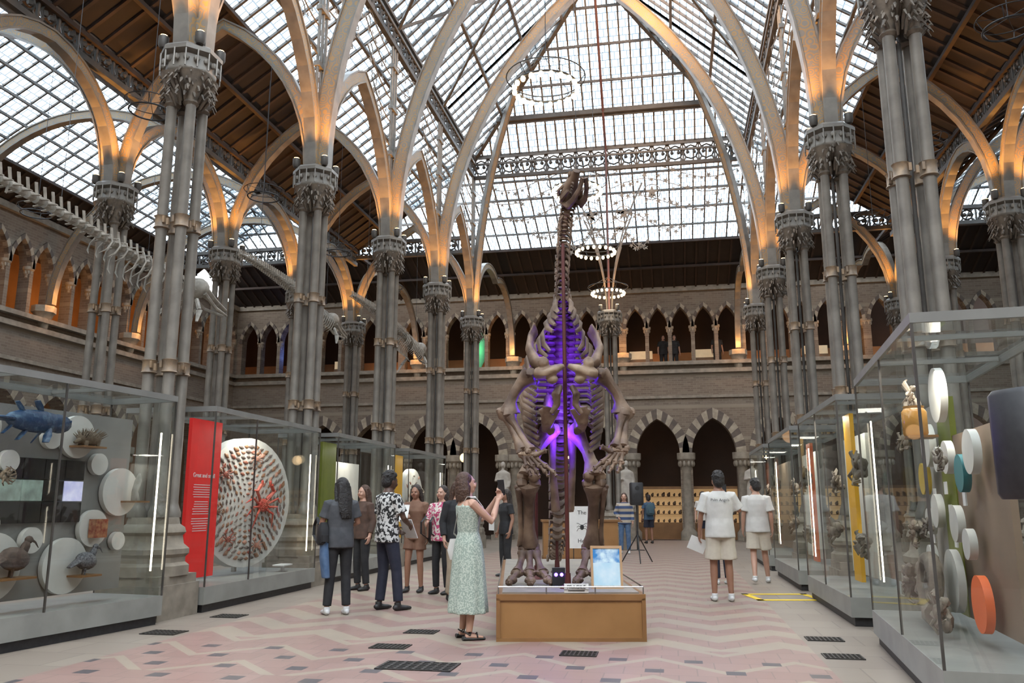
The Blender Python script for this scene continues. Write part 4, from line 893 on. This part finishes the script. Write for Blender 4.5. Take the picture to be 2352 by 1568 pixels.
def person(X,D,f,h,lab,skin='tan',hair=('short','black'),top=None,bottom=None,shoes=None,dress=None,arms=None,legs=None,lean=0,twist=0,head=(0,0),z0=0,vox=.009,world=None):
    s=h/1.72; arms=arms or {}; legs=legs or {}
    loc=C(X,D,z0) if world is None else V(world)
    root=emp('person',loc,(0,0,rad(f)+PH),label=lab,category='person'); root.scale=(s,s,s)
    RU=Matrix.Rotation(rad(twist),3,'Z')@Matrix.Rotation(rad(-lean),3,'X'); pv=V((0,0,.95))
    up=lambda p: pv+RU@(V(p)-pv) if p[2]>.95 else V(p)
    RH=Matrix.Rotation(rad(head[1]),3,'Z')@Matrix.Rotation(rad(head[0]),3,'X'); nk=V((0,0,1.51))
    hd=lambda p: up(nk+RH@(V(p)-nk))
    def torso(mb,g=0.0,z0_=.84,z1_=1.60):
        R_=[(0,0,.84,.145,.10),(0,-.005,.92,.168,.118),(0,0,1.0,.155,.108),(0,0,1.1,.135,.095),(0,.005,1.2,.15,.105),(0,.008,1.3,.168,.115),(0,0,1.38,.175,.105),(0,-.005,1.43,.14,.085),(0,-.008,1.47,.075,.065),(0,0,1.52,.052,.055),(0,.005,1.58,.05,.055)]
        mb.T=up; mb.loft([(x,y,z,a+g,b+g) for x,y,z,a,b in R_ if z0_<=z<=z1_],18); mb.T=None
    B=MB(); torso(B)
    B.T=hd; B.ell((0,.01,1.612),(.073,.09,.112),18); B.ell((0,.042,1.55),(.052,.058,.052),12); B.ell((0,.106,1.598),(.012,.018,.022),8); B.ell((0,.098,1.588),(.018,.014,.01),8)
    for sg in (-1,1): B.ell((sg*.075,.0,1.605),(.01,.02,.03),8); B.ell((sg*.035,.08,1.58),(.028,.025,.03),8)
    B.ell((0,.085,1.64),(.05,.02,.012),8); B.T=None
    AR={}
    for sg,key in ((1,'R'),(-1,'L')):
        shd=up((sg*.165,0,1.40)); el,wr=arms.get(key,((sg*.225,-.03,1.13),(sg*.24,.05,.89))); el,wr=V(el),V(wr)
        if key not in arms: el,wr=up(el),wr+(up((0,0,1.2))-V((0,0,1.2)))*.5
        AR[key]=(shd,el,wr)
        B.tube([shd+V((-sg*.03,0,.01)),shd,shd.lerp(el,.5),el,el.lerp(wr,.3),wr],[.045,.052,.045,.036,.038,.024],10)
        d=(wr-el).normalized(); n=arms.get(key+'n',V((-sg,.2,0))); n=V(n); n=(n-d*n.dot(d)).normalized(); sd=d.cross(n)
        thumbside=V((0,1,0))
        if sd.dot(thumbside)<0: sd=-sd
        cl_=arms.get(key+'c',.35)
        pc=wr+d*.05
        Rm=Matrix((sd,n,d)).transposed(); B.ell(pc,(.042,.017,.052),10,R=Rm); B.tube([wr-d*.02,wr+d*.03],[(.026),(.028)],8)
        for k in range(4):
            o_=sd*(.029-.019*k); L=[.072,.08,.074,.058][k]; p0=wr+d*.085+o_; b1=d*cos(cl_)+n*sin(cl_); b2=d*cos(cl_*2.3)+n*sin(cl_*2.3); p1=p0+b1*L*.5; p2=p1+b2*L*.5
            B.tube([p0-d*.02,p0,p1,p2],[.0095,.0092,.0088,.0075],7)
        t0=wr+d*.03+sd*.03; B.tube([t0,t0+(sd*.7+d*.6+n*.3).normalized()*.035,t0+(sd*.45+d*.85+n*.5).normalized()*.068],[.012,.0105,.0085],7)
    LG={}
    for sg,key in ((1,'R'),(-1,'L')):
        hp=V((sg*.085,0,.90)); kn,an=legs.get(key,((sg*.10,.02,.49),(sg*.11,-.02,.085))); kn,an=V(kn),V(an); LG[key]=(hp,kn,an)
        B.tube([hp,hp.lerp(kn,.5),kn,kn.lerp(an,.3),an],[.082,.068,.052,.053,.034],12)
        B.tube([an+V((0,-.04,-.045)),an+V((0,.05,-.05)),an+V((sg*.012,.15,-.06))],[(.03,.03),(.036,.028),(.034,.016)],8)
    ob('body',remesh('body',B,SKIN[skin],vox,1),None,root)
    for sg in (-1,1): ob('eye',EYEM,None,root,loc=hd((sg*.03,.094,1.617)),rot=(rad(head[0]),0,rad(head[1]+twist)))
    ob('mouth',LIPM,None,root,loc=hd((0,.096,1.56)),rot=(rad(head[0]),0,rad(head[1]+twist)))
    H=MB(); H.T=hd; st,hc=hair; hs[0]+=1; rr=random.Random(hs[0])
    H.ell((0,-.02,1.648),(.088,.098,.10),16); H.ell((0,-.045,1.60),(.084,.074,.085),12)
    if st=='short':
        H.ell((0,.02,1.705),(.068,.075,.04),10); H.ell((0,-.06,1.575),(.068,.05,.06),10)
        for k in range(42):
            a=rr.uniform(0,2*pi); e=rr.uniform(.15,1.4); p=V((.085*cos(a)*cos(e),-.015+.095*sin(a)*cos(e),1.65+.10*sin(e))); H.ell(p,(.02,.02,.015),6)
    if st=='long':
        H.loft([(0,-.05,1.66,.088,.07),(0,-.06,1.55,.092,.06),(0,-.085,1.42,.10,.05),(0,-.105,1.28,.09,.04),(0,-.105,1.2,.06,.025)],14)
        for sg in (-1,1): H.tube([(sg*.07,.02,1.67),(sg*.085,.0,1.56),(sg*.09,-.02,1.45),(sg*.085,-.04,1.33)],[.02,.025,.028,.015],8)
        for k in range(16):
            x=-.095+.19*k/15; H.tube([(x*.8,-.11+.03*abs(x)*8,1.62),(x,-.13+abs(x)*.4,1.45),(x*rr.uniform(.8,1.1),-.145+abs(x)*.4,1.24+rr.uniform(-.05,.03))],[.012,.014,.006],6)
    if st=='bob':
        H.loft([(0,-.03,1.66,.09,.08),(0,-.035,1.58,.1,.085),(0,-.045,1.5,.1,.075),(0,-.05,1.45,.085,.06)],14)
        for k in range(20):
            a=pi*.95+pi*1.1*k/19; x,y=.1*cos(a),-.03+.09*sin(a); H.tube([(x*.85,y*.9,1.64),(x*1.05,y,1.54),(x*rr.uniform(.9,1.15),y*1.05,1.44+rr.uniform(-.02,.02))],[.014,.016,.008],6)
    H.T=None
    ob('hair',remesh('hair',H,HAIR[hc],.008,1),None,root)
    def sleeves(mb,fr,g):
        for key in 'RL':
            sh_,el,wr=AR[key]; sg=1 if key=='R' else -1
            P=[sh_+V((-sg*.04,0,0)),sh_]; Rr=[.055+g*.4,.058+g]
            if fr<=1: P+=[sh_.lerp(el,fr*.6),sh_.lerp(el,fr)]; Rr+=[.053+g,.055+g*1.3]
            else: P+=[sh_.lerp(el,.6),el,el.lerp(wr,(fr-1)*.5),el.lerp(wr,fr-1)]; Rr+=[.05+g,.045+g,.04+g,.034+g]
            mb.tube(P,Rr,12)
    if top:
        mt,fr,g=top[0],top[1],top[2]; K=MB(); K.T=up; q=.12 if g<.018 else .14
        rings=[(0,-.005,.84,.170+g,.118+g),(0,-.005,.87,.172+g,.12+g),(0,-.003,1.0,.162+g,.113+g),(0,0,1.1,q+.012+g,.100+g),(0,.004,1.2,q+.02+g,.107+g),(0,.008,1.3,.168+g,.115+g),(0,0,1.38,.172+g*.6,.105+g*.6),(0,-.005,1.43,.135+g*.4,.085+g*.4),(0,-.008,1.47,.078,.068)]
        n=28; vs=[];fs=[]; r2=random.Random(hs[0]*3)
        ph=r2.random()*6
        for i,(x,y,z,a,b) in enumerate(rings):
            for j in range(n):
                th=2*pi*j/n; w=1+(.025*max(0,1-i/6))*cos(th*7+ph+i*.5); vs.append((x+a*w*cos(th),y+b*w*sin(th),z))
        for i in range(len(rings)-1):
            for j in range(n): fs.append((i*n+j,i*n+(j+1)%n,(i+1)*n+(j+1)%n,(i+1)*n+j))
        fs.append(tuple(range(n-1,-1,-1))); fs.append(tuple((len(rings)-1)*n+j for j in range(n)))
        K.add(vs,fs); K.T=None
        sleeves(K,fr,g*.8); ob('shirt' if fr<=1 else 'jacket',remesh('top',K,mt,.0095,1),None,root)
    if dress:
        mt,hem=dress; K=MB(); torso(K,.014,1.0,1.39)
        rr_=[(0,0,1.10,.145,.11),(0,0,.98,.18,.145),(0,0,.8,.205,.17),(0,.0,(.8+hem)/2,.225,.19),(0,.0,hem,.25,.21)]
        n=24; vs=[];fs=[]
        for i,(x,y,z,a,b) in enumerate(rr_):
            for j in range(n*2):
                th=pi*j/n; w=1+(.06*i/4)*cos(th*9+i*.3); vs.append((x+a*w*cos(th),y+b*w*sin(th),z))
        for i in range(len(rr_)-1):
            for j in range(2*n): fs.append((i*2*n+j,i*2*n+(j+1)%(2*n),(i+1)*2*n+(j+1)%(2*n),(i+1)*2*n+j))
        fs.append(tuple(range(2*n))); fs.append(tuple((len(rr_)-1)*2*n+j for j in range(2*n-1,-1,-1)))
        K.add(vs,fs); K.T=up
        for sg in (-1,1): K.tube([(sg*.09,.1,1.36),(sg*.1,.06,1.45),(sg*.1,-.03,1.455),(sg*.08,-.1,1.36)],[.013]*4,8)
        K.T=None; ob('dress',remesh('dress',K,mt,.010,1),None,root)
    if bottom:
        mt,ln,g=bottom; K=MB()
        K.loft([(0,0,.83,.12+g,.09+g),(0,-.005,.92,.165+g*.5,.115+g*.5),(0,0,1.02,.15,.105)],16)
        for key in 'RL':
            hp,kn,an=LG[key]
            if ln<1: e=hp.lerp(kn,ln); K.tube([hp+V((0,0,.02)),hp.lerp(kn,ln*.5),e],[.085+g,.08+g,.072+g*1.8],12)
            else: K.tube([hp+V((0,0,.02)),hp.lerp(kn,.5),kn,kn.lerp(an,.4),kn.lerp(an,.93)],[.085+g,.073+g,.058+g,.056+g,.045+g*1.5],12)
        ob('shorts' if ln<1 else 'trousers',remesh('trousers',K,mt,.011,2),None,root)
    if shoes:
        for key in 'RL':
            an=LG[key][2]; sg=1 if key=='R' else -1; K=MB()
            K.tube([an+V((0,-.075,-.045)),an+V((0,-.04,-.045)),an+V((0,.05,-.05)),an+V((sg*.01,.13,-.055)),an+V((sg*.012,.185,-.06))],[(.02,.02),(.038,.04),(.042,.035),(.043,.028),(.025,.018)],12,up=V((0,0,1))); K.tube([an+V((0,-.01,-.03)),an+V((0,-.01,.02))],[.045,.042],10)
            ob('shoe',remesh('shoe',K,shoes,.009,1),None,root)
    bpy.context.view_layer.update(); return root
def cl(name,c,c2=None,sc=12,rough=.8,thr=None): return mat('cloth_'+name,c,c2,sc,rough,thr=thr)
WH=cl('white',(.56,.55,.52),(.50,.49,.46)); CR=cl('cream',(.52,.47,.38),(.47,.42,.34)); BK=cl('black',(.012,.012,.014),(.02,.02,.022)); GY=cl('grey',(.045,.048,.055),(.065,.068,.075)); NAVY=cl('navy',(.012,.015,.03),(.02,.022,.038)); JEAN=cl('denim',(.06,.12,.23),(.1,.165,.28)); BEI=cl('beige',(.36,.29,.21),(.31,.25,.18))
FLORAL=cl('floral_green',(.25,.31,.265),(.43,.48,.41),60,thr=(.47,.55)); ZEB=cl('zebra',(.012,.012,.012),(.55,.55,.53),26,thr=(.49,.52)); COLR=cl('colourful',(.6,.56,.5),(.4,.04,.12),26,thr=(.49,.53)); BRN=cl('brown',(.16,.08,.05),(.2,.11,.07)); DBR=cl('dark_brown',(.06,.035,.025),(.09,.05,.035)); STR,_t,_b=newm('cloth_stripes',.8)
_tc=_t.n('ShaderNodeTexCoord'); _sp=_t.n('ShaderNodeSeparateXYZ'); _t.nt.links.new(_tc.outputs['Object'],_sp.inputs[0]); _f=_t.m('FRACT',_t.m('DIVIDE',_sp.outputs[2],.16)); _t.nt.links.new(_t.mix(_t.m('LESS_THAN',_f,.5),(.42,.37,.3),(.04,.07,.16)),_b.inputs['Base Color'])
SW=mat('shoe_white',(.6,.6,.59),(.5,.5,.49),9,.5); SB=mat('shoe_black',(.015,.015,.015),(.03,.03,.03),9,.5)
def held(name,root,loc,dims,mt,lab,cat,rot=(0,0,0)):
    m=MB(); m.cb((0,0,0),dims); M=root.matrix_world
    o=ob(name,m,mt,loc=M@V(loc),smooth=False,label=lab,category=cat); o.rotation_euler=(rot[0],rot[1],root.rotation_euler[2]+rot[2]); return o
def bag(root,loc,r,mt,lab,nm='backpack'):
    M=root.matrix_world; K=MB(); K.loft([(0,0,-r[2],r[0]*.8,r[1]*.8),(0,0,-r[2]*.8,r[0],r[1]),(0,0,r[2]*.5,r[0]*.95,r[1]*.9),(0,0,r[2],r[0]*.6,r[1]*.6)],16,e=.6)
    o=emp(nm,M@V(loc),(0,0,root.rotation_euler[2]),label=lab,category='bag'); ob('bag_body',K,mt,o)
    K=MB(); K.loft([(0,-r[1]*1.05,-r[2]*.7,r[0]*.6,r[1]*.35),(0,-r[1]*1.05,-r[2]*.1,r[0]*.6,r[1]*.35)],12,e=.6); ob('pocket',K,mt,o)
    for sg in (-1,1):
        K=MB(); K.tube([(sg*r[0]*.5,r[1]*.8,r[2]*.8),(sg*r[0]*.5,r[1]*1.2+.05,r[2]+.06),(sg*r[0]*.6,r[1]+.22,r[2]*.7),(sg*r[0]*.7,r[1]+.2,-r[2]*.2),(sg*r[0]*.8,r[1]*.7,-r[2]*.7)],[(.02,.006)]*5,8); ob('strap',K,mt,o)
p=person(-.46,8.95,-68,1.68,'person in pale green floral dress photographing the skeleton with phone','light',('bob','brown'),dress=(FLORAL,.27),shoes=None,
  arms={'R':((.19,.20,1.21),(.07,.31,1.42)),'Rn':(0,-.2,1),'Rc':.7,'L':((-.18,.23,1.23),(-.05,.33,1.44)),'Ln':(0,-.2,1),'Lc':.7},head=(6,0),lean=-2,vox=.0075)
for key,sg in (('R',1),('L',-1)):
    K=MB(); a=V((sg*.11,-.02,.085)); K.tube([a+V((0,-.07,-.062)),a+V((0,.03,-.07)),a+V((sg*.01,.17,-.07))],[(.035,.022),(.04,.016),(.038,.014)],10); K.tube([a+V((-.045,.08,-.05)),a+V((0,.085,-.012)),a+V((.045,.08,-.05))],[.009]*3,6); K.tube([a+V((-.04,0,-.03)),a+V((0,.03,.02)),a+V((.04,0,-.03)),a+V((0,-.045,0)),],[.008]*4,6,closed=True); ob('sandal',K,SB,p)
held('phone',p,(.01,.375,1.575),(.085,.014,.165),BLACK,'black phone held up in both hands','phone',rot=(.15,0,.45))
K=MB(); K.tube([(.12,-.06,1.47),(.02,-.13,1.3),(-.14,-.12,1.08),(-.2,.0,.98),(-.1,.15,1.1),(.08,.14,1.36),(.13,.03,1.47)],[(.012,.004)]*7,6,closed=True); K.loft([(-.2,-.04,.80,.05,.1),(-.21,-.04,.9,.06,.13),(-.21,-.04,1.02,.03,.1)],12)
o=ob('shoulder_bag',K,WH,loc=p.location,rot=p.rotation_euler,label='white cloth crossbody bag worn over dress',category='bag'); o.scale=p.scale
p=person(-2.2,10.85,25,1.68,'person with long black hair in dark grey shirt and black trousers','tan',('long','black'),top=(GY,.7,.018),bottom=(BK,1,.008),shoes=SW,arms={'R':((.24,.02,1.15),(.12,.2,1.12)),'L':((-.24,.02,1.14),(-.16,.2,1.05))},head=(-4,20),legs={'L':((-.1,.03,.49),(-.13,.03,.085))})
bag(p,(-.22,.02,1.02),(.07,.12,.14),BK,'dark shoulder bag hanging at the hip','shoulder_bag')
K=MB(); K.loft([(-.16,0,.45,.05,.09),(-.19,0,.7,.06,.11),(-.2,0,.98,.05,.1)],12); o=ob('denim_jacket',remesh('denim_jacket',K,JEAN,.012,2),None,loc=p.location,rot=p.rotation_euler,label='blue denim jacket draped over an arm',category='jacket')
p=person(-1.66,11.3,-48,1.78,'person in black and white patterned shirt holding a paper','brown',('short','black'),top=(ZEB,.75,.022),bottom=(NAVY,1,.012),shoes=SB,arms={'R':((.24,.08,1.14),(.12,.26,1.05)),'L':((-.23,.02,1.13),(-.16,.22,1.0))},head=(-8,0),legs={'R':((.11,.08,.49),(.14,.10,.085))})
held('leaflet',p,(.0,.33,1.0),(.22,.01,.28),PAPER,'white sheet of paper held at waist','paper',(.5,0,.2))
p=person(-1.55,13.6,165,1.66,'person in brown top and shorts holding a white leaflet','tan',('long','dark'),top=(BRN,.5,.012),bottom=(BRN,.55,.02),shoes=SB,arms={'R':((.23,.04,1.14),(.1,.22,1.2)),'Rc':.6},head=(-6,0),legs={'R':((.1,.06,.5),(.12,.02,.085))})
held('leaflet',p,(.12,.29,1.27),(.2,.01,.28),PAPER,'white leaflet held against chest','paper',(.4,0,0))
p=person(-1.10,13.3,150,1.64,'person in colourful patterned shirt with black backpack','light',('bob','dark'),top=(COLR,.9,.03),bottom=(BK,1,.006),shoes=SB,arms={'R':((.24,.05,1.15),(.14,.25,1.12))})
bag(p,(.17,-.1,1.0),(.14,.09,.2),BLACK,'black backpack hanging from one shoulder')
p=person(-.80,12.4,-150,1.68,'person in black jacket and pale trousers','light',('long','brown'),top=(BK,1.8,.02),bottom=(BEI,1,.012),shoes=SB)
p=person(-2.45,13.9,140,1.66,'person in dark brown jacket standing among visitors','light',('long','brown'),top=(DBR,1.8,.02),bottom=(BK,1,.01),shoes=SB)
p=person(-.12,16.5,120,1.64,'person in dark dress holding papers','tan',('long','dark'),top=(BK,.6,.015),bottom=(BK,1,.012),shoes=SB,vox=.011)
held('leaflet',p,(.1,.28,1.05),(.2,.01,.26),PAPER,'white paper sheet held in front','paper')
p=person(3.22,24.2,170,1.68,'person in blue striped jumper and jeans with lanyard','light',('bob','brown'),top=(STR,1.85,.02),bottom=(JEAN,1,.01),shoes=SW,arms={'R':((.26,-.02,1.16),(.15,.1,1.0))},vox=.011)
p=person(4.95,30.6,10,1.7,'person in blue shirt and shorts with backpack','tan',('short','dark'),top=(cl('blue',(.035,.08,.14),(.05,.095,.16)),.6,.02),bottom=(NAVY,.8,.02),shoes=SB,vox=.012)
bag(p,(0,-.2,1.22),(.15,.09,.2),cl('teal',(.05,.1,.13),(.06,.11,.14)),'blue grey backpack worn on back')
p=person(6.25,27.6,165,1.76,'person in white shirt and dark shorts with lanyard','light',('short','dark'),top=(WH,.6,.022),bottom=(NAVY,.75,.02),shoes=SW,vox=.012)
K=MB(); K.tube([(-.05,.13,1.42),(0,.16,1.15),(.05,.13,1.42)],.006,5); K.cb((0,.16,1.1),(.07,.01,.1)); ob('lanyard',K,REDC,p)
p=person(3.03,12.35,-6,1.82,'person in white printed shirt and cream shorts seen from behind','tan',('short','black'),top=(WH,.85,.032),bottom=(CR,.85,.03),shoes=SW,arms={'R':((.28,.05,1.2),(.16,.30,1.38)),'Rn':(0,0,1),'L':((-.25,0,1.14),(-.27,.06,.9))},head=(4,10),vox=.008)
t_=text('Palm Angels',.052,BLACK,p,(0,-.152,1.33),rot=(pi/2+.05,0,0))
held('phone',p,(.14,.42,1.50),(.075,.012,.15),BLACK,'black phone raised in one hand','phone')
held('leaflet',p,(-.3,.12,.74),(.25,.012,.2),PAPER,'white paper sheet held down at side','paper',(.2,.4,0))
p=person(4.38,15.1,-12,1.8,'person in white shirt and cream shorts walking away','light',('short','black'),top=(WH,.8,.03),bottom=(CR,.85,.03),shoes=SW,legs={'R':((.1,.08,.5),(.14,.16,.085)),'L':((-.09,-.03,.5),(-.1,-.22,.12))},head=(-5,30))
p=person(3.66,14.9,10,1.66,'person in dark clothes partly hidden behind another visitor','light',('short','dark'),top=(BK,.7,.02),bottom=(NAVY,1,.012),shoes=SW)
for x,l,hc in ((.05,'person with long dark hair leaning on gallery parapet','dark'),(.5,'person with dark hair at gallery parapet','black'),(2.25,'person in black shirt standing in gallery','black')):
    person(0,0,180,1.62,l,'light',('long' if x<1 else 'short',hc),top=(BK,.7,.02),bottom=(BK,1,.01),world=(x-.2,VF+.75,6.75),vox=.014)
# ------------------------------------------------------------ camera, world, lights
w=bpy.data.worlds.new('World'); SC.world=w; w.use_nodes=True; bg=w.node_tree.nodes['Background']; bg.inputs[0].default_value=(.91,.955,1,1); bg.inputs[1].default_value=12.0
for v in (16,20.5): light('POINT',(AX+1.2,v,15.2),550,(1,.5,.16),.2)
cam=bpy.data.cameras.new('Camera'); co=bpy.data.objects.new('Camera',cam); COL.objects.link(co); cam.sensor_width=36; cam.lens=29.05; cam.clip_end=200
co.location=(0,0,1.35); co.rotation_euler=(pi/2+math.atan(.198),0,PH); SC.camera=co
